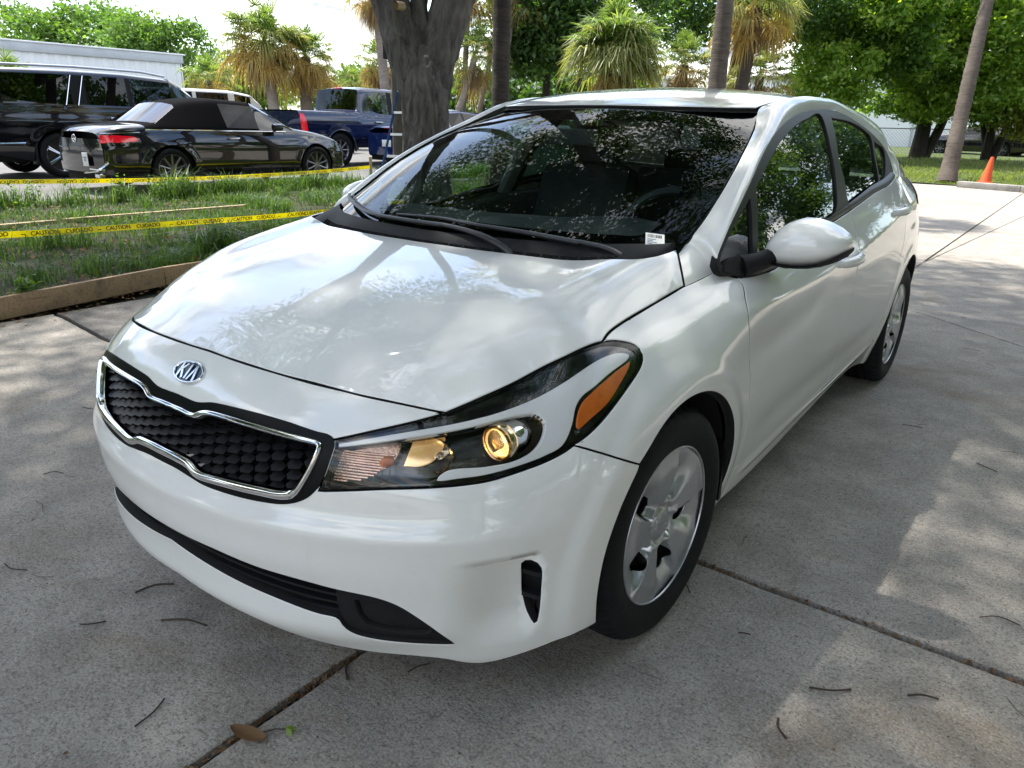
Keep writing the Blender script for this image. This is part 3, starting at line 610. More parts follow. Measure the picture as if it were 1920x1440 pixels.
# intake recess
panel('lower_grille',belt,intL,['black_plastic','black_void'],car,h=.03,lift=-.055,rim=False)
mb=MB()
for z in(.333,.352,.315):
    u=np.linspace(-.5,.5,60);zz=z-.04*np.abs(u)-.00*u;p=belt(u,zz);n=surfnormal(belt,u,zz);A=p-n*.022;Bq=p-n*.055
    mb.add(np.vstack([A,A-[0,0,.006],Bq-[0,0,.006],Bq]),[(i,i+1,60+i+1,60+i) for i in range(59)]+[(180+i,180+i+1,i+1,i) for i in range(59)])
mb.build('grille_bar','black_plastic',car,False)
capL=loop([CVc['in_top'][4]]+CVc['in_top'][5:],[CVc['in_top'][-1],CVc['in_bot'][1]],CVc['in_bot'][1:6],rev(CVc['in_cap']),step=.010)
capI=np.array([(.535,.332),(.585,.333),(.625,.322),(.665,.294),(.700,.256),(.66,.253),(.60,.262),(.562,.275),(.545,.295)])
for s in(1,-1):
    panel('fog_lamp_cover',belt,capL*[s,1],['black_plastic','black_void'],car,holes=[loop(capI.tolist(),[capI[-1],capI[0]],step=.01)*[s,1]],h=.02,lift=-.010,depth=.02,flange=0)
    panel('fog_lamp_blank',belt,loop(capI.tolist(),[capI[-1],capI[0]],step=.01)*[s,1],['black_plastic','black_void'],car,h=.02,lift=-.020,rim=False)
# ---- grille
def ring_sweep(name,f,L,prof,mat,parent,scale=None,mirror=False):
    if area2(L)<0: L=L[::-1]
    P=f(L[:,0],L[:,1]);N=surfnormal(f,L[:,0],L[:,1]);t=np.roll(P,-1,0)-np.roll(P,1,0);t/=np.linalg.norm(t,axis=1)[:,None];o=np.cross(t,N)
    for _ in range(2): o=(np.roll(o,1,0)+o+np.roll(o,-1,0));o/=np.linalg.norm(o,axis=1)[:,None]
    w=np.ones(len(L)) if scale is None else scale(L)
    V=np.stack([P+o*(a*w)[:,None]+N*b for a,b in prof],1);n,k=V.shape[:2]
    F=[(i*k+j,((i+1)%n)*k+j,((i+1)%n)*k+(j+1)%k,i*k+(j+1)%k) for i in range(n) for j in range(k)]
    V=V.reshape(-1,3)
    if mirror:V=V*[-1,1,1];F=[q[::-1] for q in F]
    return mk(name,V,F,mat,parent,True,sharp=50)
chL=sym_loop([[(0.,.6660)]+CVc['gr_chrome'][:-1]+[(.06,.5590),(0.,.5590)]],.009)
panel('grille_surround',belt,grL,['surround_black','black_void'],car,holes=[chL],h=.02,lift=.0008,depth=.012,gap=-.0035,flange=0)
ring_sweep('grille_frame',belt,chL,[(.001,-.01),(.001,.004),(-.002,.0075),(-.0065,.0085),(-.010,.005),(-.012,-.001),(-.0125,-.010)],'chrome',car,lambda L:1.0+.45*(1-sstep(.556,.585,L[:,1])))
panel('grille_back',belt,chL,['black_void','black_void'],car,h=.03,lift=-.055,rim=False)
def grille_cells():
    mb=MB();p,hh=.044,.0215;hx=[(-.46,-.05),(-.30,.36),(.18,.46),(.48,.16),(.40,-.30),(-.22,-.42)]
    sh=chL*np.array([.985,1]);
    for i in range(-12,13):
        for j in range(0,9):
            u=i*p;z=.545+j*hh+(hh/2 if i%2 else 0)
            q=np.array([(u+.012,z),(u-.012,z)])
            if not inside(chL,q).all(): continue
            s=1
            uu=np.array([u+a*p*.94*s for a,_ in hx]);zz=np.array([z+bq*hh*.95 for _,bq in hx])
            P=belt(uu,zz);N=surfnormal(belt,uu,zz);tilt=np.array([bq for _,bq in hx])
            A=P-N*(.020+.020*(tilt+.2))[:,None];Bk=P-N*.045
            mb.add(np.vstack([A,Bk]),[(0,5,4,3,2,1)]+[(k,(k+1)%6,6+(k+1)%6,6+k) for k in range(6)])
    return mb.build('grille_mesh','black_trim',car,False)
grille_cells()
# ---- badge
def badge():
    q=np.array([0.]);c=belt(q,np.array([.7285]))[0];n=surfnormal(belt,q,np.array([.7285]))[0];x=np.array([1.,0,0]);y=np.cross(n,x);M=frame(c+n*.001,x,y,n)
    def put(mb): 
        for k in range(len(mb.V)): mb.V[k]=np.c_[mb.V[k],np.ones(len(mb.V[k]))]@np.array(M).T[:,:3]
        return mb
    a,b=.055,.0285;k=48
    def disc(prof,m):
        V=[];
        for j in range(k):
            t=2*math.pi*j/k
            for e,h in prof: V.append(((a+e)*math.cos(t),(b+e)*math.sin(t),h))
        n=len(prof);return V,[(j*n+i,((j+1)%k)*n+i,((j+1)%k)*n+i+1,j*n+i+1) for j in range(k) for i in range(n-1)]
    r=MB().add(*disc([(.0,0),(.0,.004),(-.0015,.006),(-.004,.006),(-.0055,.004)],0));ring=put(r).build('badge','chrome',car)
    V,F=disc([(-.0045,.0025)],0);f=MB().add(V,[tuple(range(k))]);put(f).build('badge_face','badge_navy',ring)
    l=MB()
    def bar(x0,y0,x1,y1,w):
        d=np.array([x1-x0,y1-y0]);L=np.linalg.norm(d);d/=L;o=np.array([-d[1],d[0]])*w/2
        Q=[(x0-o[0],y0-o[1]),(x1-o[0],y1-o[1]),(x1+o[0],y1+o[1]),(x0+o[0],y0+o[1])]
        l.add([(*q,.0025) for q in Q]+[(*q,.006) for q in Q],[(4,5,6,7),(0,1,5,4),(1,2,6,5),(2,3,7,6),(3,0,4,7)])
    H=.0185;bar(-.030,-H,-.030,H,.0062);bar(-.029,-.002,-.013,H,.0055);bar(-.024,.002,-.010,-H,.0060)
    bar(.001,-H,.001,H,.0062);bar(.011,-H,.0215,H,.0060);bar(.0215,H,.033,-H,.0066)
    put(l).build('badge_letter','chrome',ring,False)
badge()
# ---- headlamps
hlL=loop(CVc['hl_top0'],CVc['hl_top'],CVc['hl_tip'],CVc['hl_out'],CVc['hl_bot'],CVc['hl_in'],step=.010)
def dloop(n,step=.008): return loop(CVc[n],[CVc[n][-1],CVc[n][0]],step=step)
def headlamp(s):
    S=np.array([s,1]);lamp=panel('headlight',belt,hlL*S,['lens_clear','black_gloss'],car,h=.018,gap=.0015,depth=.012,flange=0,edge=.002)
    cav=dloop('cavity')*S;bz=panel('lamp_bezel',belt,hlL*S,['black_gloss','black_gloss'],lamp,holes=[cav],h=.018,lift=-.012,depth=.03,flange=0,gap=.0018)
    panel('lamp_strip',belt,dloop('strip')*S,['lamp_white','lamp_white'],lamp,h=.012,lift=-.007,depth=.02,flange=0,gap=0)
    panel('side_marker',belt,dloop('amber')*S,['amber_plastic','amber_plastic'],lamp,h=.012,lift=-.008,depth=.012,flange=0,gap=0)
    c0=cav.mean(0);panel('lamp_housing',belt,c0+(cav-c0)*1.10,['lamp_dark','lamp_dark'],lamp,h=.02,lift=-.075,rim=False)
    sg=dloop('signal')*S;panel('turn_signal',belt,sg,['signal_reflector','lamp_dark'],lamp,h=.012,lift=-.046,depth=.03,flange=0,gap=0)
    nrm1=lambda u,z:surfnormal(belt,np.array([u*s]),np.array([z]))[0];P=lambda u,z,d:belt(np.array([u*s]),np.array([z]))[0]-nrm1(u,z)*d
    rb=MB();c0=np.abs(sg[:,0])
    for z in np.arange(.598,.668,.0062):
        m=np.abs(sg[:,1]-z)<.006
        if m.sum()<2: continue
        u0,u1=c0[m].min()+.006,c0[m].max()-.006
        if u1-u0>.02: rb.tube([P(u0+(u1-u0)*t,z,.042) for t in np.linspace(0,1,7)],.0026,6)
    rb.build('signal_ribs','signal_reflector',lamp)
    for u in(.535,.575,.612): MB().tube([P(u,zz,.043) for zz in(.602,.63,.66)],.0012,4).build('signal_rib','lamp_dark',lamp)
    mb=MB();mb.lathe([(0,-.016),(.006,-.014),(.011,-.006),(.012,.008)],16,'y',P(.605,.650,.040));mb.build('signal_bulb','amber_plastic',lamp)
    q=P(.725,.668,.052);mb=MB();mb.lathe([(.004,.040),(.013,.034),(.026,.020),(.036,.004),(.039,-.006),(.041,-.006)],22,'y',q);mb.build('high_beam_bowl','reflector_warm',lamp,True,12)
    MB().lathe([(0,-.010),(.006,-.008),(.009,.0),(.009,.03)],14,'y',q).build('high_beam_bulb','chrome',lamp)
    bm=dloop('beam')*S;panel('high_beam_face',belt,bm,['beam_warm','lamp_dark'],lamp,h=.01,lift=-.050,depth=.03,flange=0,gap=0)
    q=np.array([.690*s,-.478,.6625]);mb=MB()
    mb.lathe([(.0345,-.010),(.0385,-.016),(.0405,-.012),(.0395,.0),(.036,.004)],40,'y',q);mb.lathe([(.0315,-.012),(.0335,-.0145),(.0345,-.010)],40,'y',q);mb.build('projector_ring','reflector_warm',lamp)
    mb=MB();mb.lathe([(.0005,-.028),(.010,-.0262),(.020,-.021),(.027,-.0145),(.0315,-.008),(.0315,-.002),(.0005,-.002)],40,'y',q);mb.build('projector_lens','lens_glass',lamp)
    mb=MB();mb.lathe([(.0005,.045),(.012,.042),(.024,.030),(.031,.012),(.0325,.0)],30,'y',q);mb.build('projector_bowl','projector_warm',lamp)
    MB().lathe([(0,.004),(.005,.006),(.007,.014),(.006,.026),(0,.03)],14,'y',q).build('projector_bulb','lamp_glow',lamp)
    MB().box(q+[0,.012,-.010],(.055,.004,.018)).build('cutoff_shield','lamp_dark',lamp,False)
    mb=MB();mb.lathe([(.0395,.002),(.037,.02),(.0395,.03),(.035,.055)],36,'y',q);mb.build('projector_tube','chrome',lamp)
    # small screws and ledges at the lamp's lower edge
    for u,z in((.60,.600),(.655,.600),(.70,.602)): MB().lathe([(0,-.004),(.005,-.003),(.006,.004)],10,'y',P(u,z,.03)).build('lamp_screw','chrome',lamp)
    return lamp
headlamp(1);headlamp(-1)
# ---- wings
wing_arch=wheel_arch(.02,.31,.357,-38,112,46)
DG=[(.4325,.885),(.438,.875),(.392,.83),(.374,.784),(.386,.73),(.412,.656),(.445,.52),(.470,.40),(.478,.295)]  # y,z of the front door gap
dgu=[(SY(y),z) for y,z in DG]
wing_end=[(SY(.400),.162),(SY(.445),.190),(SY(.475),.235),(SY(.478),.295)]
wing=[CVc['gap'],[CVc['gap'][-1],(SY(.3925),.898),dgu[0]],dgu,rev(wing_end),[wing_end[0],wing_arch[-1]],rev(wing_arch)[:-1]+[CVc['seam'][-1]],rev(CVc['seam']),rev(CVc['hl_out']),rev(CVc['hl_tip'])]
both('fender',belt,loop(*wing,step=.013),PW,car,h=.013,depth=.022,flange=.006,edge=.002)
# ---- doors, sill, rear quarter
B2=[(1.542,.9865),(1.538,.93),(1.530,.88),(1.513,.83),(1.502,.70),(1.498,.5),(1.496,.295)]
b2u=[(SY(y),z) for y,z in B2]
def beltline(y): return np.interp(y,[.43,.55,.70,.94,1.29,1.56,1.95,2.24,2.45],[.892,.8835,.8865,.919,.966,.993,1.035,1.054,1.078])-.004
sillz=lambda y:.268+.018*(y-.5)
fd_top=[(SY(y),float(beltline(y))) for y in np.linspace(.4325,1.542,14)];fd_top[0]=dgu[0];fd_top[-1]=b2u[0]
fd_bot=[(SY(y),float(sillz(y))+.006) for y in np.linspace(.478,1.496,8)];fd_bot[0]=dgu[-1];fd_bot[-1]=b2u[-1]
both('front_door',belt,loop(dgu,fd_bot,rev(b2u),rev(fd_top),step=.014),PW,car,h=.0135,depth=.02,flange=.008,edge=.002,gap=.0026)
RD=[(2.455,1.075),(2.462,.98),(2.435,.87),(2.385,.76),(2.330,.66),(2.285,.55),(2.262,.43),(2.262,.317)]
rdu=[(SY(y),z) for y,z in RD]
rd_top=[(SY(y),float(beltline(y))) for y in np.linspace(1.542,2.455,14)];rd_top[0]=b2u[0];rd_top[-1]=rdu[0]
rd_bot=[(SY(y),float(sillz(y))+.006) for y in np.linspace(1.496,2.262,6)];rd_bot[0]=b2u[-1];rd_bot[-1]=rdu[-1]
both('rear_door',belt,loop(b2u,rd_bot,rev(rdu),rev(rd_top),step=.014),PW,car,h=.0135,depth=.02,flange=.008,edge=.002,gap=.0026)
ra=wheel_arch(2.70,.31,.372,-112,112,60)
sill=[[wing_end[-1],(SY(1.496),float(sillz(1.496)+.006)),rdu[-1]],[rdu[-1],(SY(2.300),.30),ra[4]],[ra[4],ra[0]],[ra[0],(SY(2.0),.228),(SY(1.7),.222),(SY(1.3),.200),(SY(.9),.186),(SY(.6),.182),(SY(.445),.190)],[(SY(.445),.190),(SY(.475),.235),wing_end[-1]]]
both('sill_panel',belt,loop(*sill,step=.016),PW,car,h=.02,depth=.03,flange=0,edge=.003)
# rear quarter, tail lamp, rear bumper and boot
ut0,ut1=SY(3.05),UMAX-.36
q_top=[rdu[0],(SY(2.60),1.075),(SY(2.75),1.068),(SY(2.95),1.052),(SY(3.15),1.038)]
tl=[(SY(3.15),1.038),(SY(3.06),1.000),(SY(2.99),.955),(SY(3.02),.925),(SY(3.12),.905),(SY(3.28),.885)]
quarter=[rdu,[rdu[-1],ra[4]],ra[4:-6],[ra[-7],(SY(3.10),.60),(SY(3.22),.62),(SY(3.28),.64)],[(SY(3.28),.64),(SY(3.28),.885)],rev(tl),rev(q_top)]
both('rear_quarter',belt,loop(*quarter,step=.014),PW,car,h=.014,depth=.02,flange=.006,edge=.002)
tail=[tl,[(SY(3.28),.885),(ut1,.87)],[(ut1,.87),(ut1,.985),(SY(3.45),1.02),(SY(3.3),1.035),(SY(3.15),1.038)]]
both('tail_lamp',belt,loop(*tail,step=.016),['red_plastic','black_void'],car,h=.025,lift=.006,depth=.02,flange=0)
rb=[ra[-7:],[ra[-1],(SY(3.3),.19),(UMAX-.5,.20),(UMAX,.21)],[(UMAX,.21),(UMAX,.63)],[(UMAX,.63),(UMAX-.5,.63),(SY(3.28),.64)],[(SY(3.28),.64),(SY(3.22),.62),(SY(3.10),.60),ra[-7]]]
both('rear_bumper',belt,loop(*rb,step=.02),PW,car,h=.03,depth=.02,flange=0)
bt=[[(UMAX,.64),(UMAX-.5,.64),(SY(3.28),.645)],[(SY(3.28),.645),(SY(3.28),.88),(ut1,.865),(ut1,1.0)],[(ut1,1.0),(UMAX,1.045)],[(UMAX,1.045),(UMAX,.64)]]
both('boot_lid',belt,loop(*bt,step=.02),PW,car,h=.03,depth=.02,flange=0)
# ---- pillar and roof rail
def bt3(y,z): return belt(np.array([SY(y)]),np.array([z]))[0]
def gs3(y,z): return gside(np.array([y]),np.array([z]))[0]
def ws3(z): return np.array([float(_WX(np.array([z]))[0]),float(_WY(np.array([z]))[0]),z])
def rf3(x,y): return roof(np.array([x]),np.array([y]))[0]
_ha=hood2(np.array([HG[-1][0],.716,CVc['hood_rear'][0][0]]),np.array([HG[-1][1],.258,CVc['hood_rear'][0][1]]))+[0,.004,0]
outer=[_ha[0],bt3(.385,.906)+[0,0,.002],gs3(.338,.945),gs3(.4219,1.0073),gs3(.5394,1.0727),gs3(.673,1.138),gs3(.8154,1.203),gs3(.9925,1.2658),gs3(1.198,1.3135),gs3(1.401,1.341),gs3(1.60,1.355),gs3(1.836,1.357),gs3(2.078,1.328),gs3(2.308,1.276),gs3(2.445,1.229),gs3(2.517,1.18),gs3(2.5303,1.1094),bt3(2.56,1.073),bt3(2.75,1.068),bt3(2.95,1.052),bt3(3.15,1.038)]
inner=[_ha[2],np.array([.693,.342,.978]),ws3(.995),ws3(1.035),ws3(1.095),ws3(1.155),ws3(1.215),ws3(1.275),rf3(.56,1.16),rf3(.56,1.38),rf3(.56,1.60),rf3(.558,1.84),rf3(.553,2.09),rf3(.545,2.33),rf3(.535,2.52),rf3(.53,2.68),np.array([.545,2.82,1.262]),np.array([.565,2.93,1.205]),np.array([.59,3.05,1.145]),np.array([.61,3.17,1.088]),np.array([.625,3.27,1.045])]
_cm=2*_ha[1]-.5*(_ha[0]+_ha[2])
def rowctl(a,b,i):
    k=min(1,max(0,(i-6)/3.));n=np.array([a[0]-(.22*(a[0]-b[0])),(a[1]+b[1])/2,b[2]+(.010+.022*k)*(1-min(1,max(0,(i-11)/2.)))+.004])
    if i==0: return _cm
    if i<5:
        f=1-i/5.;o=_cm-.5*(outer[0]+inner[0]);return n*(1-f)+f*(.5*(a+b)+o*[1,.6,1])
    return n
def dense(R,n=6):
    R=np.array(R);s=np.arange(len(R));return Spl(s,R)(np.linspace(0,len(R)-1,(len(R)-1)*n+1)) if False else np.vstack([rough_curve(R,.03)])
def same(A,B,Cc):
    s=np.arange(len(A),dtype=float);t=np.linspace(0,len(A)-1,(len(A)-1)*5+1)
    return [np.column_stack([pchip(s,np.array(q)[:,k],t) for k in range(3)]) for q in(A,B,Cc)]
ctl=[rowctl(a,b,i) for i,(a,b) in enumerate(zip(outer,inner))]
A_,B_,C_=same(outer,inner,ctl)
for mir in(False,True):
    loft('roof_pillar',A_,B_,C_,'car_white',car,10,mir)
# ---- roof, ditch strips, screens
rl=[(0.,.953),(.2,.962),(.40,1.005),(.50,1.060),(.552,1.125)]
re=[(.552,1.125),(.554,1.38),(.554,1.6),(.552,1.84),(.547,2.09),(.539,2.33),(.528,2.52),(.52,2.66)]
rr=[(.52,2.66),(.3,2.74),(0.,2.77)]
panel('roof',roof,sym_loop([rl,re,rr],.025),PW,car,h=.04,depth=.012,flange=.012,edge=.003)
wt=[(0.,1.366),(.2,1.365),(.40,1.362),(.50,1.360),(.552,1.357)]
we=[(float(_WX(np.array([z]))[0])-.002,z) for z in np.linspace(1.355,.945,16)]
wl=sym_loop([wt,we,[we[-1],(.5,.945),(.25,.948),(0.,.95)]],.02)
panel('windscreen',wscreen,wl,['screen_glass','black_trim'],car,h=.045,gap=.003,depth=.004,flange=0,lift=-.004)
fi=[(0.,1.305),(.25,1.303),(.42,1.292),(.478,1.270),(.515,1.235),(.565,1.155),(.595,1.08),(.604,1.03),(.588,1.008),(.50,1.004),(.25,1.006),(0.,1.008)]
panel('windscreen_border',wscreen,wl,['frit_black','black_trim'],car,holes=[sym_loop([fi],.02)],h=.04,gap=.003,depth=.004,flange=0,lift=-.0085)
# rear screen
rs=lambda x,t:np.column_stack([np.asarray(x,float).ravel(),2.77-.02*np.abs(np.asarray(x).ravel())**2+np.asarray(t).ravel()*.50-.35*np.asarray(x).ravel()**2*(1-np.asarray(t).ravel()*.2),1.352-np.asarray(t).ravel()*.30-.03*np.asarray(x).ravel()**2])
panel('rear_screen',rs,sym_loop([[(0.,0.),(.515,.0)],[(.515,0.),(.60,1.)],[(.60,1.),(0.,1.)]],.04),['dark_glass','black_trim'],car,h=.08,rim=False)
dk=lambda x,y:np.column_stack([np.asarray(x,float).ravel(),np.asarray(y,float).ravel(),1.052-.03*np.asarray(x).ravel()**2+.02*((np.asarray(y).ravel()-3.4)/.25)])
panel('boot_deck',dk,sym_loop([[(0.,3.24),(.62,3.16)],[(.62,3.16),(.64,3.3),(.60,3.46)],[(.60,3.46),(.3,3.57),(0.,3.60)]],.03),PW,car,h=.05,depth=.02,flange=.0)
# ---- side windows
def gl(n,step=.014): return loop(CVc[n],[CVc[n][-1],CVc[n][0]],step=step)
trimL=loop(CVc['trim'],CVc['trim_r'],CVc['trim_t'],step=.014)
gls={k:gl(k) for k in('g_fq','g_f','g_r','g_rq')}
both('window_trim',gside,trimL,['black_trim','black_void'],car,holes=list(gls.values()),h=.03,lift=.002,depth=.02,gap=.0,flange=0)
for k,n in(('g_fq','quarter_window'),('g_f','side_window'),('g_r','side_window'),('g_rq','quarter_window')):
    both(n,gside,gls[k],['side_glass','black_trim'],car,h=.05,lift=-.006,rim=False)
# belt weather strips: closing sheet between door skin and window frame
for s in(1,-1):
    for y0,y1 in((.436,1.538),(1.546,2.47)):
        y=np.linspace(y0,min(y1,2.452),30);bz=beltline(y);A=np.array([bt3(v,w-.004) for v,w in zip(y,bz)])-[.006,0,0];G=gside(y,bz+.024)+[.006,0,0];Mx=np.column_stack([np.maximum(A[:,0],G[:,0])+.009,y,bz+.011])
        loft('weather_strip',A,G,Mx,'black_trim',car,5,s<0)
# ---- cowl below the screen
hr=rough_curve([CVc['hood_rear'][i] for i in range(len(CVc['hood_rear']))],.02);H3=hood(hr[:,0],hr[:,1]);H3=np.vstack([H3,(H3*[-1,1,1])[::-1][1:]])
zz=np.interp(np.abs(H3[:,0]),[0,.5,.66,.70],[.970,.974,.980,.988]);W3=wscreen(H3[:,0]*1.0,zz)
mb=MB();A=H3-[0,0,.012];n=len(A);W3=W3+[0,-.010,.002];Bm=(A+W3)/2+[0,-.004,.004];V=np.vstack([A+[0,-.012,-.03],A+[0,.004,.002],Bm,W3+[0,-.004,.0]]);mb.add(V,[(r*n+i,r*n+i+1,(r+1)*n+i+1,(r+1)*n+i) for r in range(3) for i in range(n-1)])
cowl=mb.build('cowl_panel','black_plastic',car)
mb=MB()
for i in range(-11,12):
    x0=i*.05+.004
    for a in range(6):
        for d in range(3):
            x=x0+a*.007;j=int(np.argmin(np.abs(H3[:,0]-x)));t=.22+.16*d;p=A[j]*(1-t)+Bm[j]*t+[x-H3[j,0],0,.001];mb.box(p,(.0042,.007,.003))
mb.build('cowl_grating','black_void',cowl,False)
# ---- wipers
def wiper(pts,arm):
    q=rough_curve([(a,b) for a,b in pts],.02);p=wscreen(q[:,0],q[:,1])+np.array([0,-.012,.012]);r=np.linspace(.006,.013,len(p))
    w=MB().tube(p,r,8,flat=.6).build('wiper','wiper_grey',car)
    a=rough_curve(arm,.02);MB().tube(a,np.linspace(.011,.015,len(a)),8,flat=.6).build('wiper_arm','wiper_grey',w)
    p2=wscreen(q[:,0],q[:,1]+.006)+np.array([0,-.004,.004]);MB().tube(p2[1:-1],.004,6).build('wiper_rubber','black_trim',w)
wp=lambda x,z:(wscreen(np.array([x]),np.array([z]))[0]+[0,-.014,.014]).tolist()
wiper([(-.655,1.005),(-.46,.992),(-.33,.981),(-.13,.978),(.03,.977)],[wp(.03,.977),wp(.12,.972),wp(.23,.958),(.30,.048,.945),(.33,.05,.92)])
wiper([(-.19,.988),(-.12,.990),(.0,.992),(.10,.988),(.33,.979),(.475,.967)],[wp(.475,.967),wp(.54,.958),wp(.585,.945),(.61,.17,.93)])
# ---- door mirrors
def door_mirror(s):
    root=None;sec=[]
    #   lateral x, y front, y rear, z low, z high
    st=[(.822,.60,.67,.925,.958),(.830,.575,.675,.911,.983),(.848,.558,.68,.903,1.009),(.872,.548,.685,.899,1.029),(.903,.545,.688,.899,1.039),(.938,.548,.69,.903,1.039),(.972,.558,.692,.912,1.031),(1.002,.575,.694,.926,1.018),(1.024,.60,.696,.941,1.003),(1.036,.635,.697,.955,.993),(1.041,.665,.698,.963,.986)]
    k=24;V=[]
    for x,y0,y1,z0,z1 in st:
        zc=(z0+z1)/2;hz=(z1-z0)/2
        for j in range(k):
            t=2*math.pi*j/k;c,sn=math.cos(t),math.sin(t)
            e=lambda v,p:math.copysign(abs(v)**p,v)
            V.append((s*x,y1-(y1-y0)*(max(0,e(c,.75)) if c>0 else 0),zc+hz*e(sn,.8)))
    n=len(st);F=[(i*k+j,i*k+(j+1)%k,(i+1)*k+(j+1)%k,(i+1)*k+j) for i in range(n-1) for j in range(k)]+[tuple(range(k))[::-1],tuple((n-1)*k+j for j in range(k))]
    if s<0:F=[f[::-1] for f in F]
    V=np.array(V);root=mk('door_mirror',V,F,'car_white',car,True,sharp=60)
    # black lower shell: same form, lower part only, a little proud
    W=V.copy();zc=np.array([.5*(a[3]+a[4]) for a in st]).repeat(k);lim=np.array([a[3]+.30*(a[4]-a[3])+(.004 if a[0]<1.0 else .03) for a in st]).repeat(k)
    lim=np.minimum(lim,np.interp(np.abs(W[:,0]),[.82,.90,.98,1.041],[.925,.914,.926,.972]));W[:,2]=np.minimum(W[:,2],lim)
    c=np.array([s*.95,.65,.93]);W=c+(W-c)*np.array([1.012,1.02,1.0])+[0,-.001,-.006];mk('mirror_housing',W,F,'black_plastic',root,True,sharp=60)
    mk('mirror_glass',np.array([(s*.87,.6985,.915),(s*1.03,.700,.935),(s*1.035,.700,.99),(s*.90,.6985,1.02)]),[(0,1,2,3)],'chrome',root,False)
    mb=MB();mb.tube([(s*.795,.488,.908),(s*.812,.505,.914),(s*.832,.54,.924),(s*.852,.585,.936)],[.040,.034,.028,.026],16,flat=.85)
    mb.build('mirror_arm','black_plastic',root)
    bs=[(.350,.908),(.372,.932),(.43,.944),(.49,.938),(.545,.915),(.565,.892),(.50,.884),(.42,.890)]
    panel('mirror_base',gside,loop([*bs],[bs[-1],bs[0]],step=.012),['black_plastic','black_void'],root,h=.03,lift=.006,depth=.02,flange=0,mirror=s<0)
door_mirror(1);door_mirror(-1)
# ---- door handles
def handle(y,z,s):
    n=14;t=np.linspace(0,1,n);yy=y-.125+.25*t;zz=z-.004+.012*t;b=belt(np.array([SY(v) for v in yy]),zz)
    out=.034*np.sin(np.pi*np.clip(t*1.0,0,1))**.55;P=b+np.column_stack([out-.004,0*t,0*t]);r=.011+.006*np.sin(np.pi*t)**.7
    h=MB().tube(P*[s,1,1],r,10,flat=1.15).build('door_handle','car_white',car)
    MB().lathe([(0,.004),(.012,.0035),(.015,0)],16,'x',(b[n-3]+[.001,0,-.028])*[s,1,1]).build('lock_cap','car_white',h)
for s in(1,-1): handle(1.392,.826,s);handle(2.30,.938,s)
# ---- wheels
def make_wheel():
    mb=MB();k=150;prof=[(.208,-.012),(.214,.0),(.222,.003),(.236,.0085),(.256,.013),(.272,.0125),(.288,.008),(.296,.001),(.302,-.004),(.3065,-.012),(.3130,-.022),(.3150,-.034),(.3155,-.058),(.3085,-.060),(.3085,-.066),(.3160,-.068),(.3165,-.096),(.3090,-.098),(.3090,-.106),(.3165,-.108),(.3160,-.138),(.3085,-.140),(.3085,-.146),(.3155,-.148),(.3140,-.170),(.3060,-.186),(.288,-.196),(.25,-.2),(.214,-.192)]
    n=len(prof);V=[]
    for j in range(k):
        t=2*math.pi*j/k
        for i,(r,h) in enumerate(prof):
            if j%3==0 and 8<=i<=11: r-=.0055
            if j%3==0 and 23<=i<=25: r-=.005
            if 4<=i<=5 and (j%75)<14 and j%2: h+=.0012
            V.append((h,r*math.cos(t),r*math.sin(t)))
    mb.add(V,[(j*n+i,((j+1)%k)*n+i,((j+1)%k)*n+i+1,j*n+i+1) for j in range(k) for i in range(n-1)]);return mb
def cap_depth(y,z):
    y=np.asarray(y,float).ravel();z=np.asarray(z,float).ravel();r=np.hypot(y,z);a=np.arctan2(z,y)
    w=np.mod((a-math.radians(64))*5/(2*np.pi)+.5,1)-.5        # 0 at a hole, +-.5 on the spoke axes
    val=sstep(-.36,-.07,w)*(1-sstep(.16,.23,w))               # valley: gentle on one side, sharp on the other
    m=sstep(.060,.085,r)*(1-.72*sstep(.135,.200,r))
    x=-.016+.014*sstep(.04,.18,r)-.024*val*m+.004*(1-val)*sstep(.05,.09,r)*(1-sstep(.16,.20,r))
    x=x-.006*sstep(.038,.045,r)*(1-sstep(.050,.064,r))+.003*(1-sstep(.030,.034,r))
    for q in range(5):
        t=math.radians(64+72*q+22);x=x+.009*np.exp(-((y-.063*np.cos(t))**2+(z-.063*np.sin(t))**2)/.0105**2)
        t=math.radians(64+72*q+38);x=x-.006*np.exp(-((y-.053*np.cos(t))**2+(z-.053*np.sin(t))**2)/.006**2)
    return np.column_stack([x,y,z])
capB=np.array([(.2115*math.cos(t),.2115*math.sin(t)) for t in np.linspace(0,2*math.pi,120,endpoint=False)])
capH=[]
for q in range(5):
    t0=math.radians(64+72*q);pts=[(.084,-9),(.083,4),(.094,13),(.114,16),(.136,14),(.148,8),(.150,1),(.139,-7),(.113,-11)]
    pp=[(r*math.cos(t0+math.radians(d)),r*math.sin(t0+math.radians(d))) for r,d in pts];capH.append(loop(pp,[pp[-1],pp[0]],step=.006))
tyreM=make_wheel();CAPM=None
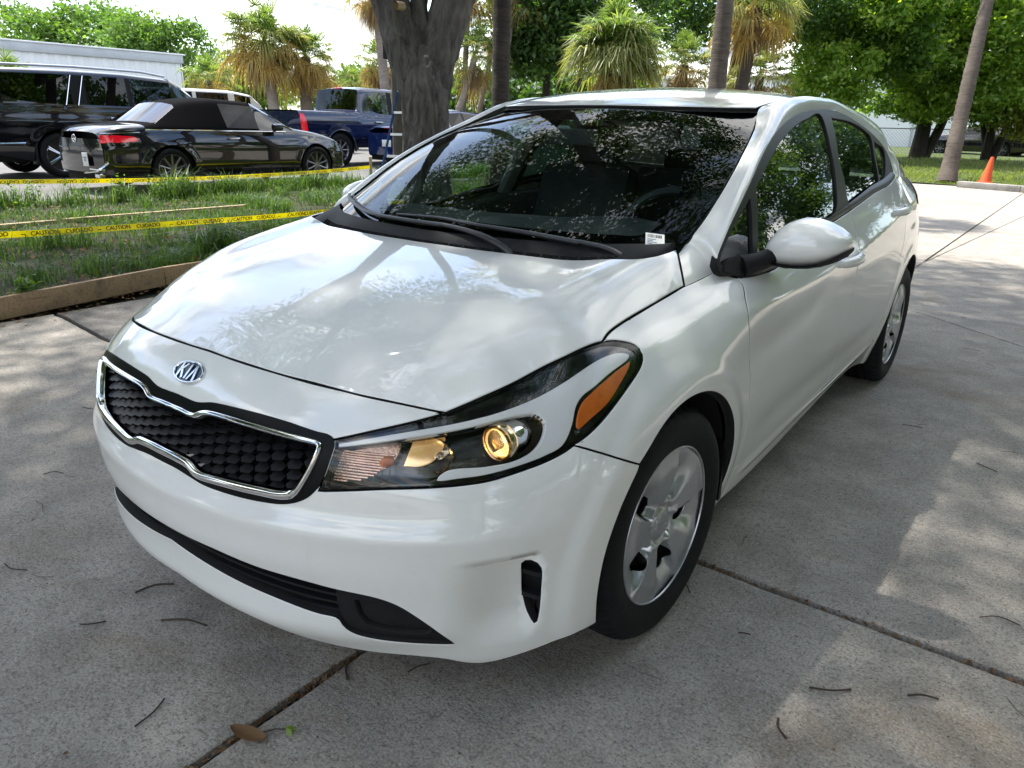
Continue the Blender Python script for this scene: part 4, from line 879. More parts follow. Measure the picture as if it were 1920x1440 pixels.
def wheel(y,s,steer=0,spin=0):
    w=thing('wheel',None,None);w.parent=car;w.location=(s*.862,y,.3135);w.rotation_euler=(0,0,steer+(0 if s>0 else math.pi))
    ty=tyreM.build('tyre','rubber',w)
    global CAPM
    hc=link('hubcap',CAPM,w) if CAPM else panel('hubcap',cap_depth,capB,['hubcap_silver','black_void'],w,holes=capH,h=.0055,gap=0,depth=.012,flange=0,edge=.002)
    CAPM=hc.data
    t=np.linspace(0,2*math.pi,61);MB().tube(np.column_stack([0*t-.001,.2105*np.cos(t),.2105*np.sin(t)]),.0028,8,cap=False).build('hubcap_rim','hubcap_silver',w)
    hc.rotation_euler=(spin,0,0)
    MB().lathe([(0.,-.055),(.10,-.055),(.13,-.05),(.13,-.07),(.18,-.075),(.209,-.03),(.211,-.008)],40,'x').build('rim','steel_dark',w)
    text('hub_lettering','KIA',.017,w,'satin_silver',frame((-.0045,0,0),(0,math.sin(spin),-math.cos(spin)) if False else (0,1,0),(0,0,1),(1,0,0)),.001)
wheel(0,1,math.radians(-2),0);wheel(2.70,1,0,math.radians(25));wheel(0,-1);wheel(2.7,-1)
# ---- wheel wells, floor
for cy,r in((.02,.372),(2.70,.385)):
    for s in(1,-1):
        a=np.radians(np.linspace(-108,100,40));V=np.vstack([np.column_stack([np.full(40,s*x),cy+r*np.sin(a),.31+r*np.cos(a)]) for x in(.845 if cy<1 else .815,.50)])
        V=np.vstack([V,[[s*.50,cy,.2]]]);F=[(i,i+1,40+i+1,40+i) for i in range(39)]+[(40+i,40+i+1,80) for i in range(39)];mk('wheel_liner',V,F,'black_void',car,True)
MB().box((.815,.368,.33),(.09,.018,.19)).build('mud_flap','black_trim',car)
MB().box((0,1.35,.205),(1.0,3.9,.05)).box((0,1.35,.215),(1.56,1.75,.05)).build('underbody','black_void',car,False)
MB().box((0,-.15,.62),(1.15,.06,.55)).box((0,.28,.60),(1.35,.03,.62)).build('bulkhead','black_void',car,False)
# ---- interior
cab=[]
mb=MB();ds=np.linspace(-.70,.70,29)
rows=[(.10,.935),(.22,.965),(.42,.985),(.60,.975),(.68,.93),(.70,.80),(.62,.60)]
V=np.array([(x,y+.12*abs(x)**2*2-.02+(.0),z+(.035*math.exp(-((x-.36)/.2)**2) if 0.4<y<.69 else 0)-.03*abs(x)) for y,z in rows for x in ds]);mb.add(V,[(r*29+i,r*29+i+1,(r+1)*29+i+1,(r+1)*29+i) for r in range(len(rows)-1) for i in range(28)])
mb.build('dashboard','interior_dark',car)
th=np.linspace(0,2*math.pi,33);c=np.array([.37,.86,.90]);ax=np.array([0,-.42,.907]);P=np.column_stack([c[0]+.185*np.cos(th),c[1]+.185*np.sin(th)*.907*.42/.42*.45,c[2]+.185*np.sin(th)*.89])
mb=MB();mb.tube(P,.015,8,cap=False);mb.box(c,(.12,.05,.10),bev=.02);mb.tube([c-[.17,0,0],c+[.17,0,0]],.014,6);mb.build('steering_wheel','interior_dark',car)
def seat(x):
    s=MB().box((x,1.15,.48),(.50,.52,.20),bev=.05).build('front_seat','interior_dark',car)
    mb=MB();R=np.array(Matrix.Rotation(math.radians(-20),3,'X'));mb.box((x,1.47,.80),(.50,.15,.64),R=R,bev=.06);mb.build('seat_back','interior_dark',s)
    MB().box((x,1.60,1.185),(.28,.10,.19),R=R,bev=.045).tube([(x-.06,1.57,1.05),(x-.06,1.59,1.15)],.008,6).tube([(x+.06,1.57,1.05),(x+.06,1.59,1.15)],.008,6).build('headrest','interior_dark',s)
seat(.37);seat(-.37)
rb_=MB().box((0,2.15,.50),(1.3,.5,.22),bev=.05).box((0,2.50,.78),(1.3,.16,.56),R=np.array(Matrix.Rotation(math.radians(-22),3,'X')),bev=.05).build('rear_seat','interior_dark',car)
for x in(-.40,0.,.40): MB().box((x,2.66,1.09),(.25,.09,.14),bev=.04).build('rear_headrest','interior_dark',rb_)
MB().box((0,2.95,1.02),(1.2,.5,.02)).build('parcel_shelf','interior_dark',car,False)
for s in(1,-1):
    V=np.array([(s*x,y,z) for y in(.35,.9,1.5,2.1,2.6) for x,z in((.775,.895 if y<1 else .96),(.72,.885 if y<1 else .95),(.70,.70),(.74,.30))]);mk('door_lining',V,[(i*4+j,(i+1)*4+j,(i+1)*4+j+1,i*4+j+1) for i in range(4) for j in range(3)],'interior_dark',car)
    # pillar linings
    p=[gs3(1.43,.95)-[.03,0,0],gs3(1.47,1.15)-[.03,0,0],gs3(1.52,1.34)-[.035,0,0]];MB().tube(np.array(p)*[s,1,1],[.05,.042,.036],8,flat=.5).build('pillar_lining','interior_grey',car)
hl=lambda x,y:roof(x,y)-np.array([0,0,.03]);panel('headlining',hl,sym_loop([[(0.,.975),(.4,1.03),(.53,1.14)],re,rr],.05),['interior_grey','interior_grey'],car,h=.09,rim=False)
MB().box((.0,.80,1.235),(.22,.03,.06),bev=.012).tube([(0,.81,1.25),(0,.84,1.27)],.010,6).build('rear_view_mirror','interior_dark',car)
# ================================================================ other vehicles
paint('car_black',(.004,.0045,.006),rough=.25);paint('car_navy',(.006,.010,.042),rough=.28);paint('car_blue',(.006,.018,.085),rough=.28);paint('car_bright_blue',(.01,.09,.52),rough=.3);paint('car_silver',(.42,.44,.46),rough=.3);paint('van_white',(.80,.80,.79),rough=.4)
plain('soft_top',(.004,.004,.005),1.,.3,60,Specular_IOR_Level=.05);plain('alloy_grey',(.22,.225,.235),.3,.1,20,Metallic=.8);plain('plate_white',(.75,.76,.74),.4,.04,10);plain('plate_print',(.05,.09,.16),.6)
_emit('lamp_red',(.45,.004,.012),(1.,.01,.03),.10,.12,Coat_Weight=1.)
glass('car_glass_dark',(.03,.035,.04),1.,.045);glass('car_glass_light',(.50,.60,.58),1.3,.06);glass('car_glass_blue',(.10,.14,.19),1.5,.08)
plain('cabin_dark',(.012,.012,.013),.8)
def alloy(parent,x,y,s,R,rim,W,mat,spokes,double=False,tw=0):
    w=thing('wheel',None,None);w.parent=parent;w.location=(x,y,R);w.rotation_euler=(0,0,0 if s>0 else math.pi)
    MB().lathe([(rim,-.01),(rim+.012,.004),(rim+.03,.012),((R+rim)/2+.01,.014),(R-.02,.0),(R-.004,-.02),(R,-.05),(R,-W+.05),(R-.01,-W+.02),(rim,-W)],48,'y').build('tyre','rubber',w)
    mb=MB();mb.lathe([(rim-.03,-.06),(rim-.012,-.01),(rim,.002),(rim+.006,-.004)],48,'y');mb.lathe([(0,-.018),(.05,-.02),(.062,-.035),(.062,-.06)],20,'y')
    for k in range(spokes):
        for d in((-.06,.06) if double else (0,)):
            t=2*math.pi*k/spokes+tw;a=np.array([math.sin(t+d*2.2)*.05,-.03,math.cos(t+d*2.2)*.05]);e=np.array([math.sin(t+d)*(rim-.012),-.012,math.cos(t+d)*(rim-.012)]);m=(a+e)/2+[0,.004,0]
            mb.tube([a,m,e],[.020,.016,.018] if not double else [.013,.011,.013],6)
    mb.build('rim',mat,w,sharp=40);MB().lathe([(.0,-.09),(rim-.03,-.09),(rim-.03,-.07)],32,'y').build('brake_disc','steel_dark',w)
    return w
def vehicle(name,label,cat,loc,rz,sp,group=None):
    """sp: st=[(x,half width,belt z,roof half width,roof z)], front axle to the +x side; seg=[material index by interval]"""
    r=thing(name,label,cat,loc,rz,group);paint_=sp['paint'];st=sp['st'];xs=np.array([q[0] for q in st],float)
    fw=Spl(xs,[q[1] for q in st]) if False else None
    W=lambda x:pchip(xs,[q[1] for q in st],x);B=lambda x:np.interp(x,xs,[q[2] for q in st]);z0=sp['z0'];zm=sp.get('zm',.55)
    def side(x,z):
        x=np.asarray(x,float).ravel();z=np.asarray(z,float).ravel();b=B(x);t=np.clip((z-z0)/(b-z0),0,1)
        prof=.10*(1-np.minimum(t/.38,1))**2+.075*np.maximum((t-.62)/.38,0)**2.2-.012*np.exp(-((t-.70)/.05)**2)
        for ax in sp['axles']: prof=prof-.018*(1-sstep(sp['R']*1.12,sp['R']*1.5,np.hypot(x-ax,z-sp['R'])))
        return np.column_stack([x,-(W(x)-prof),z])
    arch=sp['R']*1.16;bot=[];x0,x1=xs[0],xs[-1]
    pts=[(x0+.02,z0+sp.get('kick',.12))]
    for ax in sorted(sp['axles']):
        a0=math.asin(max(-1,(z0-sp['R'])/arch));aa=np.linspace(math.pi-a0,a0,22);pts+=[(ax+arch*math.cos(a),sp['R']+arch*math.sin(a)) for a in aa]
    pts+=[(x1-.02,z0+sp.get('kick',.12))];fx=np.linspace(x1,x0,60);top=[(x,float(B(np.array([x]))[0])) for x in fx]
    L=np.array(pts+[(x1,z0+.25)]+top+[(x0,z0+.25)]);R_=[L[0]]
    for q in L[1:]:
        if np.linalg.norm(q-R_[-1])>.006:R_.append(q)
    for m in(False,True):
        f=side if not m else (lambda x,z:side(x,z)*[1,-1,1])
        W_,T,_=mesh2d(np.array(R_),[],.07);P=f(W_[:,0],W_[:,1]);N=surfnormal(f,W_[:,0],W_[:,1])*(1 if not m else -1)
        mk('body_side',P,T if not m else T[:,::-1],paint_,r,True,normals=N)
    # upper body: loft over stations
    n=len(st);C=[]
    for x,w,b,rw,rz_ in st:
        ws=w-.075;cab=rz_>b+.16
        if cab: C.append([(ws,b),(ws-.012,b+.035),(rw+(ws-rw)*.10,b+(rz_-b)*.86),(rw-.015,rz_-.012),(rw*.5,rz_+.018),(0,rz_+.025)])
        else:
            d=rz_-b;C.append([(ws,b),(ws-.02,b+.4*d),(ws-.06,b+.7*d),(ws*.75,b+.92*d),(ws*.4,rz_),(0,rz_+.006)])
    C=np.array(C);V=[];k=11
    for i in range(n):
        for j in range(k):
            q=C[i][j] if j<6 else C[i][10-j]*[-1,1];V.append((xs[i],-q[0],q[1]))
    groups={}
    for i in range(n-1):
        seg=sp['seg'][i]
        for j in range(k-1):
            jj=j if j<5 else 9-j;key='paint'
            if seg in('win','winq') and jj==1: key='glass' if seg=='win' else 'dark'
            if seg in('screen','rscreen') and jj>=2: key=seg
            if seg in('screen','rscreen') and jj==1: key='paint'
            if seg=='pillar' and jj==1: key='trim'
            if seg=='pillar_paint': key='paint'
            if sp.get('soft') and seg in('win','winq','pillar','rscreen','soft','pillar_paint') and not(key=='glass' or key=='rscreen'): key='soft'
            groups.setdefault(key,[]).append((i*k+j,i*k+j+1,(i+1)*k+j+1,(i+1)*k+j))
    V=np.array(V);mats={'paint':paint_,'glass':sp.get('glass','car_glass_dark'),'dark':'car_glass_dark','screen':sp.get('screen','car_glass_light'),'rscreen':sp.get('rscreen','car_glass_dark'),'trim':'black_trim','soft':'soft_top'};nm={'paint':'upper_body','glass':'side_window','dark':'quarter_window','screen':'windscreen','rscreen':'rear_window','trim':'pillar','soft':'soft_top'}
    for key,F in groups.items():
        if key=='paint' or key=='soft' or key=='screen' or key=='rscreen':
            par=list(range(len(V)))
            def fd(a):
                while par[a]!=a:a=par[a]
                return a
            for f in F:
                for i in f[1:]: par[fd(i)]=fd(f[0])
            for root in sorted({fd(f[0]) for f in F}):
                Fs=[f for f in F if fd(f[0])==root];ids=sorted({i for f in Fs for i in f});mp={a:b for b,a in enumerate(ids)};o=mk(nm[key],V[ids],[tuple(mp[i] for i in f) for f in Fs],mats[key],r,True)
                if key in('paint','soft'):
                    sm=o.modifiers.new('s','SUBSURF');sm.levels=sm.render_levels=2
        else:
            for f in F: mk(nm[key],V[list(f)],[(0,1,2,3)],mats[key],r,False)
    # ends and floor
    for xe,xi in((x0,0),(x1,n-1)):
        zz=np.linspace(z0+.14,st[xi][2],7);pp=np.array([[xe,-(float(W(np.array([xe]))[0])-.06),z] for z in zz]);sgn=1 if xe==x1 else -1
        yy=np.linspace(-1,1,9);ww=[abs(side(np.array([xe]),np.array([z]))[0][1])+.002 for z in zz];Vv=np.array([(xe+sgn*sp.get('bulge',.07)*(1-abs(y)**2.4)*(1-.25*((z-.55)/.5)**2),y*w,z) for z,w in zip(zz,ww) for y in yy]);mk('front_end' if sgn>0 else 'rear_end',Vv,[(a*9+c,a*9+c+1,(a+1)*9+c+1,(a+1)*9+c) for a in range(6) for c in range(8)],paint_,r,True)
    MB().box(((x0+x1)/2,0,z0+.06),(x1-x0-.2,2*st[n//2][1]-.34,.12)).build('underbody','black_void',r,False)
    MB().box(((x0+x1)/2,0,(z0+st[n//2][2])/2),((x1-x0)*.86,2*st[n//2][1]-.62,(st[n//2][2]-z0)*.8)).build('cabin_floor','cabin_dark',r,False)
    for ax in sp['axles']:
        for s in(1,-1):
            alloy(r,ax,s*(st[n//2][1]-.015),s,sp['R'],sp['rim'],.235,sp.get('alloy','alloy_grey'),sp.get('spokes',10),sp.get('double',False))
            a=np.radians(np.linspace(-100,100,20));y0,y1=s*(st[n//2][1]-.06),s*(st[n//2][1]-.36);Vv=np.vstack([np.column_stack([ax+arch*np.sin(a),np.full(20,y),sp['R']+arch*np.cos(a)]) for y in(y0,y1)]+[[[ax,y1,.2]]]);mk('wheel_liner',Vv,[(i,i+1,20+i+1,20+i) for i in range(19)]+[(20+i,20+i+1,40) for i in range(19)],'black_void',r,True)
    r['_w']=0.;del r['_w'];return r,side
def onside(side,x,z,d=.004,s=1): p=side(np.array([x]),np.array([z]))[0];return np.array([p[0],(p[1]-d)*s,p[2]])
def patch(name,side,poly,mat,parent,lift=.006,h=.05,m=False):
    f=lambda x,z:side(x,z)-np.array([0,lift,0]);W_,T,_=mesh2d(np.array(poly,float),[],h);P=f(W_[:,0],W_[:,1]);N=surfnormal(f,W_[:,0],W_[:,1])
    if m:P=P*[1,-1,1];N=N*[1,-1,1];T=T[:,::-1]
    return mk(name,P,T,mat,parent,True,normals=N)
def strip_on(name,side,x0,x1,z0,z1,r,mat,parent,lift=.006,n=12):
    x=np.linspace(x0,x1,n);z=np.linspace(z0,z1,n);P=side(x,z)-np.array([0,lift,0]);return MB().tube(P,r,6).build(name,mat,parent)
HEAD=math.pi/2                                       # parked nose towards +y
# ---- black convertible, roof up
sp=dict(paint='car_black',z0=.17,R=.335,rim=.245,axles=[0.,2.87],spokes=10,double=False,soft=True,glass='car_glass_dark',rscreen='car_glass_blue',screen='car_glass_light',st=[
 (-.98,.72,.80,.50,.90),(-.86,.84,.90,.55,.985),(-.60,.90,.935,.60,1.015),(-.34,.92,.945,.62,1.03),(-.16,.925,.948,.62,1.06),(.30,.93,.950,.57,1.335),(.55,.93,.950,.565,1.40),(1.02,.93,.945,.575,1.435),(1.08,.93,.945,.575,1.435),(1.70,.925,.935,.60,1.405),(2.08,.92,.925,.66,1.20),(2.42,.91,.915,.74,1.00),(2.80,.90,.86,.70,.965),(3.2,.88,.79,.66,.90),(3.55,.82,.70,.55,.80),(3.74,.66,.60,.45,.66)],
 seg=['paint','paint','paint','soft','rscreen','soft','winq','pillar','win','screen','screen','paint','paint','paint','paint'])
conv,cs=vehicle('convertible_car','glossy black convertible with its soft top up beyond the caution tape','car',(-11.13,5.02,.115),HEAD,sp)
patch('tail_light',cs,[(-.985,.74),(-.80,.755),(-.53,.775),(-.50,.80),(-.56,.845),(-.80,.86),(-.975,.86)],'lamp_red',conv,.012)
strip_on('boot_trim',cs,-.96,-.45,.885,.905,.007,'chrome',conv);strip_on('belt_trim',cs,-.35,2.25,.945,.925,.009,'chrome',conv,.0);strip_on('sill_trim',cs,.5,2.4,.205,.205,.008,'satin_silver',conv,.0)
strip_on('door_handle',cs,1.02,1.24,.815,.815,.014,'chrome',conv,.02,5)
x=np.linspace(-.02,1.,9);MB().tube([(2.05,-.64,1.20),(2.28,-.76,1.03),(2.42,-.80,.955)],.016,6).build('windscreen_trim','chrome',conv)
MB().box((1.98,-.98,1.0),(.20,.12,.12),bev=.04).tube([(2.0,-.86,.94),(2.0,-.96,.97)],.02,6).build('door_mirror','car_black',conv)
MB().box((-1.035,-.10,.66),(.02,.34,.012)).box((-1.02,-.55,.36),(.06,.36,.02)).tube([(-.95,-.80,.47),(-1.04,-.60,.34),(-1.05,-.2,.30)],.018,6).build('bumper_trim','chrome',conv)
for q in(-.62,-.56): MB().box((-1.0,q,.27),(.12,.09,.07),bev=.02).build('exhaust_tip','chrome',conv)
t=np.linspace(0,2*math.pi,25);MB().tube(np.column_stack([0*t-1.055,.055*np.cos(t)-.02,.055*np.sin(t)+.80]),.006,6,cap=False).tube([(-1.055,-.02,.80),(-1.055,-.02,.852)],.005,5).tube([(-1.055,-.02,.80),(-1.055,.025,.775)],.005,5).tube([(-1.055,-.02,.80),(-1.055,-.065,.775)],.005,5).build('boot_star','chrome',conv)
tg=MB().box((-1.075,-.33,.50),(.006,.17,.20),bev=.002).build('rear_tag','plate_white',conv)
for i,z in enumerate((.53,.505,.48)): MB().box((-1.0795,-.33,z),(.002,.10-.02*i,.012)).build('tag_print','plate_print',tg,False)
# ---- long black SUV behind it
sp=dict(paint='car_black',z0=.30,R=.405,rim=.285,axles=[0.,3.30],spokes=6,double=True,alloy='chrome',glass='car_glass_dark',rscreen='car_glass_dark',screen='car_glass_light',kick=.18,bulge=.09,st=[
 (-1.28,.93,1.28,.84,1.78),(-1.16,.98,1.29,.85,1.86),(-.95,1.,1.29,.86,1.90),(.36,1.02,1.28,.86,1.93),(.50,1.02,1.28,.86,1.93),(.62,1.02,1.28,.86,1.93),(1.42,1.02,1.27,.86,1.925),(1.52,1.02,1.27,.86,1.92),(2.35,1.02,1.26,.85,1.87),(2.62,1.02,1.26,.86,1.72),(3.18,1.01,1.25,.90,1.34),(3.3,1.01,1.24,.90,1.31),(3.9,1.0,1.20,.86,1.27),(4.25,.95,1.10,.8,1.18),(4.36,.86,1.0,.7,1.05)],
 seg=['rscreen','pillar_paint','winq','pillar','pillar','win','pillar','win','screen','screen','screen','paint','paint','paint'])
suv,ss=vehicle('large_suv','long black SUV with a chrome slash pillar behind the convertible','SUV',(-15.05,5.02,.115),HEAD,sp)
for x0,x1 in((.22,.40),(.44,.62)): MB().tube([(x0,-.958,1.30),(x1,-.885,1.83)],.020,6,flat=.5).build('pillar_trim','chrome',suv)
MB().tube([(-.9,-.80,1.955),(.5,-.80,1.985),(1.8,-.80,1.97),(2.3,-.80,1.91)],.022,8).build('roof_rail','satin_silver',suv)
strip_on('rear_trim',ss,-1.25,-.62,.62,.63,.016,'chrome',suv,.02);strip_on('window_trim',ss,.62,2.55,1.275,1.262,.010,'satin_silver',suv,-.055);strip_on('door_handle',ss,.98,1.24,1.08,1.085,.018,'chrome',suv,.02,5)
MB().box((-.46,-.93,.42),(.04,.20,.34),bev=.01).build('mud_flap','black_trim',suv)
MB().box((2.65,-1.14,1.33),(.16,.22,.20),bev=.05).build('door_mirror','car_black',suv)
# ---- navy crew cab pickup
sp=dict(paint='car_navy',z0=.46,R=.415,rim=.255,axles=[0.,3.57],spokes=8,glass='car_glass_light',rscreen='car_glass_dark',screen='car_glass_light',kick=.12,bulge=.03,st=[
 (-1.22,.99,1.32,.93,1.35),(-1.1,1.0,1.33,.93,1.36),(.62,1.,1.32,.93,1.35),(.70,1.,1.30,.80,1.40),(.80,1.0,1.29,.79,1.90),(.96,1.0,1.28,.79,1.94),(1.06,1.0,1.28,.79,1.95),(1.78,1.0,1.26,.79,1.955),(1.95,1.0,1.26,.79,1.955),(2.55,1.0,1.25,.78,1.90),(2.85,1.,1.25,.80,1.72),(3.25,1.,1.24,.86,1.36),(3.4,1.,1.23,.88,1.30),(4.2,.98,1.18,.85,1.25),(4.5,.9,1.1,.8,1.15)],
 seg=['paint','paint','paint','rscreen','pillar_paint','pillar_paint','win','pillar','win','screen','screen','screen','paint','paint'])
pk,ps=vehicle('pickup_truck','navy blue crew cab pickup with a tall red tail lamp','pickup',(-14.98,11.72,.115),HEAD,sp)
patch('tail_light',ps,[(-1.215,.86),(-1.03,.86),(-1.06,1.12),(-1.10,1.26),(-1.215,1.28)],'lamp_red',pk,.02)
MB().box((.83,0,1.925),(.03,.34,.05),bev=.01).build('high_brake_light','lamp_red',pk)
a=np.radians(np.linspace(-95,95,24));MB().tube(np.column_stack([.49*np.sin(a),-1.0+0*a,.415+.49*np.cos(a)]),.03,8,flat=.7).build('wheel_flare','car_navy',pk)
strip_on('door_handle',ps,1.20,1.45,1.10,1.10,.016,'satin_silver',pk,.03,5);MB().box((-1.31,0,.62),(.14,1.9,.20),bev=.04).build('rear_bumper','chrome',pk)
# ---- white passenger van, far
sp=dict(paint='van_white',z0=.35,R=.37,rim=.22,axles=[0.,3.5],spokes=8,glass='car_glass_blue',rscreen='car_glass_dark',screen='car_glass_blue',kick=.1,st=[
 (-1.1,.96,1.32,.84,1.98),(-.9,1.,1.32,.86,2.06),(-.6,1.,1.32,.86,2.08),(.9,1.,1.32,.86,2.09),(1.05,1.,1.32,.86,2.09),(2.35,1.,1.31,.86,2.09),(2.62,1.,1.30,.86,2.08),(3.32,1.,1.28,.85,1.98),(3.75,1.0,1.26,.90,1.60),(4.05,1.0,1.22,.9,1.32),(4.5,.95,1.1,.8,1.15),(4.6,.88,1.,.7,1.05)],
 seg=['pillar_paint','pillar_paint','win','pillar_paint','win','pillar_paint','win','screen','screen','paint','paint'])
vehicle('passenger_van','white passenger van with dark side glass behind the black cars','van',(-26.0,13.55,.115),HEAD,sp)
# ---- saloons further along the lot
def saloon(name,label,loc,rz,pm,group=None,k=1.):
    sp=dict(paint=pm,z0=.2,R=.32,rim=.21,axles=[0.,2.75],spokes=7,glass='car_glass_dark',rscreen='car_glass_blue',screen='car_glass_blue',st=[
     (-1.0,.74,.86,.55,.98),(-.88,.84,.93,.60,1.045),(-.45,.89,.95,.62,1.075),(-.28,.90,.955,.60,1.10),(.25,.90,.955,.56,1.37),(.45,.90,.95,.56,1.41),(1.0,.90,.945,.56,1.44),(1.1,.90,.945,.56,1.44),(1.75,.90,.93,.58,1.40),(2.35,.89,.915,.70,1.03),(2.8,.88,.87,.68,.97),(3.3,.84,.78,.62,.88),(3.55,.72,.66,.5,.74)],
     seg=['paint','paint','paint','rscreen','pillar_paint','win','pillar','win','screen','paint','paint','paint'])
    return vehicle(name,label,'car',loc,rz,sp,group)
bl,bs=saloon('saloon_car','dark blue saloon mostly hidden behind the oak trunk and ladder',(-12.60,13.05,.115),HEAD,'car_blue')
MB().box((-1.075,0,.62),(.012,.31,.16),bev=.003).build('number_plate','plate_white',bl);MB().box((-1.06,0,.98),(.02,1.2,.02)).build('boot_trim','chrome',bl)
patch('tail_light',bs,[(-.98,.74),(-.72,.76),(-.74,.86),(-.97,.87)],'lamp_red',bl,.012)
saloon('saloon_car','silver blue saloon showing its roof to the right of the oak trunk',(-13.4,16.6,.115),HEAD,'car_silver')
saloon('saloon_car','bright blue car showing only its roof between oak and palm trunk',(-17.3,21.4,.115),HEAD,'car_bright_blue')
saloon('saloon_car','silver saloon far behind the tailgate of the navy pickup',(-27.5,21.5,.115),HEAD,'car_silver')
saloon('saloon_car','white saloon beside the rear window of the navy pickup, far back',(-26.5,23.9,.115),HEAD,'van_white')
saloon('saloon_car','dark car parked in deep shade under the right hand trees',(-1.9,41.5,.25),HEAD+1.3,'car_black')
# ================================================================ vegetation
def _leaf(name,cols,trans,rough=.45,spec=.35,tf=.42):
    t=NT(name);g=t.n('ShaderNodeNewGeometry');r=g.outputs['Random Per Island'];k=len(cols);c=t.ramp(r,[(i/(k-1),q) for i,q in enumerate(cols)])
    p=t.n('ShaderNodeBsdfPrincipled');t.l(c,p.inputs['Base Color']);p.inputs['Roughness'].default_value=rough;p.inputs['Specular IOR Level'].default_value=spec
    tr=t.n('ShaderNodeBsdfTranslucent');tc=t.mix(1.0,c,trans,'MULTIPLY');t.l(tc,tr.inputs[0]);m=t.n('ShaderNodeMixShader');m.inputs[0].default_value=tf
    t.l(p.outputs[0],m.inputs[1]);t.l(tr.outputs[0],m.inputs[2]);t.l(m.outputs[0],t.out.inputs[0]);return t.m
Y2=(2.2,2.3,.7)
_leaf('leaf_dark',[(.028,.065,.022),(.05,.10,.03),(.08,.14,.04)],Y2);_leaf('leaf_mid',[(.05,.11,.027),(.085,.16,.036),(.14,.22,.05)],Y2);_leaf('leaf_light',[(.13,.23,.04),(.20,.30,.06),(.30,.37,.09)],Y2,.38,.5,.5);_leaf('leaf_yellow',[(.12,.16,.03),(.19,.21,.045),(.26,.24,.06)],Y2);_leaf('leaf_oak',[(.022,.05,.015),(.04,.08,.022),(.06,.10,.03)],(2.4,2.4,.8))
_leaf('frond_green',[(.075,.13,.04),(.13,.19,.06),(.21,.26,.09)],(1.8,1.9,.8),.4,.35,.48);_leaf('frond_olive',[(.16,.20,.06),(.26,.28,.095),(.36,.35,.14)],(1.7,1.7,.8),.45,.35,.48);_leaf('frond_gold',[(.38,.25,.07),(.46,.34,.12),(.42,.36,.15)],(1.5,1.4,.8),.5,.3,.5);_leaf('frond_dead',[(.22,.15,.08),(.36,.27,.16),(.46,.37,.25)],(1.4,1.3,1.1),.8,.1,.48)
_leaf('grass_blade',[(.022,.060,.012),(.040,.098,.018),(.065,.135,.024),(.12,.15,.045)],(2.,2.1,.7),.5);_leaf('grass_tall',[(.045,.09,.03),(.07,.13,.04),(.11,.17,.06)],(2.,2.1,.8),.45);_leaf('lawn_blade',[(.10,.16,.03),(.16,.22,.05),(.25,.26,.10)],(2.,2.,.7),.5)
_leaf('dry_leaf',[(.13,.07,.035),(.24,.14,.07),(.33,.24,.15)],(1.2,1.1,1.),.7,.1)
def _bark(name,a,b,sc,bd,band=False):
    t=NT(name);c=t.coord(sc);f=t.noise(6,8,.7,c,.8);col=t.ramp(f,[(.32,a),(.68,b)])
    col=t.mix(t.ramp(t.noise(1.6,4,.6,t.coord()),[(.45,(0,0,0)),(.75,(.5,)*3)]),col,tuple(x*1.5 for x in b));t.bsdf(col,.92,bump=f,bump_d=bd);return t.m
_bark('oak_bark',(.026,.023,.021),(.19,.172,.155),(2.2,2.2,.5),.03);_bark('palm_bark',(.050,.038,.030),(.15,.12,.095),(.7,.7,5.5),.012);_bark('palm_bark_dark',(.026,.020,.016),(.085,.066,.052),(.7,.7,5.5),.012);_bark('palm_bark_grey',(.14,.115,.095),(.30,.25,.21),(.7,.7,5.),.01);_bark('tree_bark',(.018,.015,.012),(.06,.05,.042),(1.2,1.2,.4),.02)
def rot_rand(n,up=.35):
    N=RNG.normal(size=(n,3));N[:,2]+=up*1.5;N/=np.linalg.norm(N,axis=1)[:,None];T=np.cross(N,RNG.normal(size=(n,3)));T/=np.linalg.norm(T,axis=1)[:,None]+1e-9;return N,T,np.cross(N,T)
def leaves(name,C,size,mat,parent,up=.35,asp=.55,droop=0):
    n=len(C);N,T,Bn=rot_rand(n,up);s=size*RNG.uniform(.65,1.35,n)[:,None];b=s*asp*.5
    V=np.stack([C-T*s*.5,C+Bn*b+N*s*.05,C+T*s*.55,C-Bn*b+N*s*.05],1).reshape(-1,3)
    return mk(name,V,np.arange(n*4).reshape(n,4),mat,parent,False)
def clumps(blobs,seed=None):
    out=[]
    for (cx,cy,cz),(rx,ry,rz),k,m,sp in blobs:
        D=RNG.normal(size=(k,3));D/=np.linalg.norm(D,axis=1)[:,None];D*=RNG.uniform(.35,1,k)[:,None]**.45*np.array([rx,ry,rz]);c=D+np.array([cx,cy,cz])
        q=np.repeat(c,m,0)+RNG.normal(size=(k*m,3))*sp*np.array([1,1,.62]);out.append(q)
    return np.vstack(out)
def limb(pts,r,mat,parent,name='limb',k=10): return MB().tube(rough_curve(pts,.25),np.interp(np.linspace(0,1,len(rough_curve(pts,.25))),np.linspace(0,1,len(r)),r),k).build(name,mat,parent)
def tree(name,label,base,trunks,blobs,leaf,size,bark='tree_bark',group=None,layers=None,shell=None):  # shell and layers mostly add paler leaves, sunlight on crowns put into colour
    t=thing(name,label,'tree',(0,0,0),group=group);
    for pts,r in trunks: limb(pts,r,bark,t,'trunk')
    leaves('crown',clumps(blobs),size,leaf,t)
    if shell: leaves('crown',clumps([(c,tuple(v*1.12 for v in r),int(k*shell[1]),m,sp*.8) for c,r,k,m,sp in blobs]),size*.95,shell[0],t)
    for bl,lf,sz in (layers or []): leaves('crown',clumps(bl),sz,lf,t)
    return t
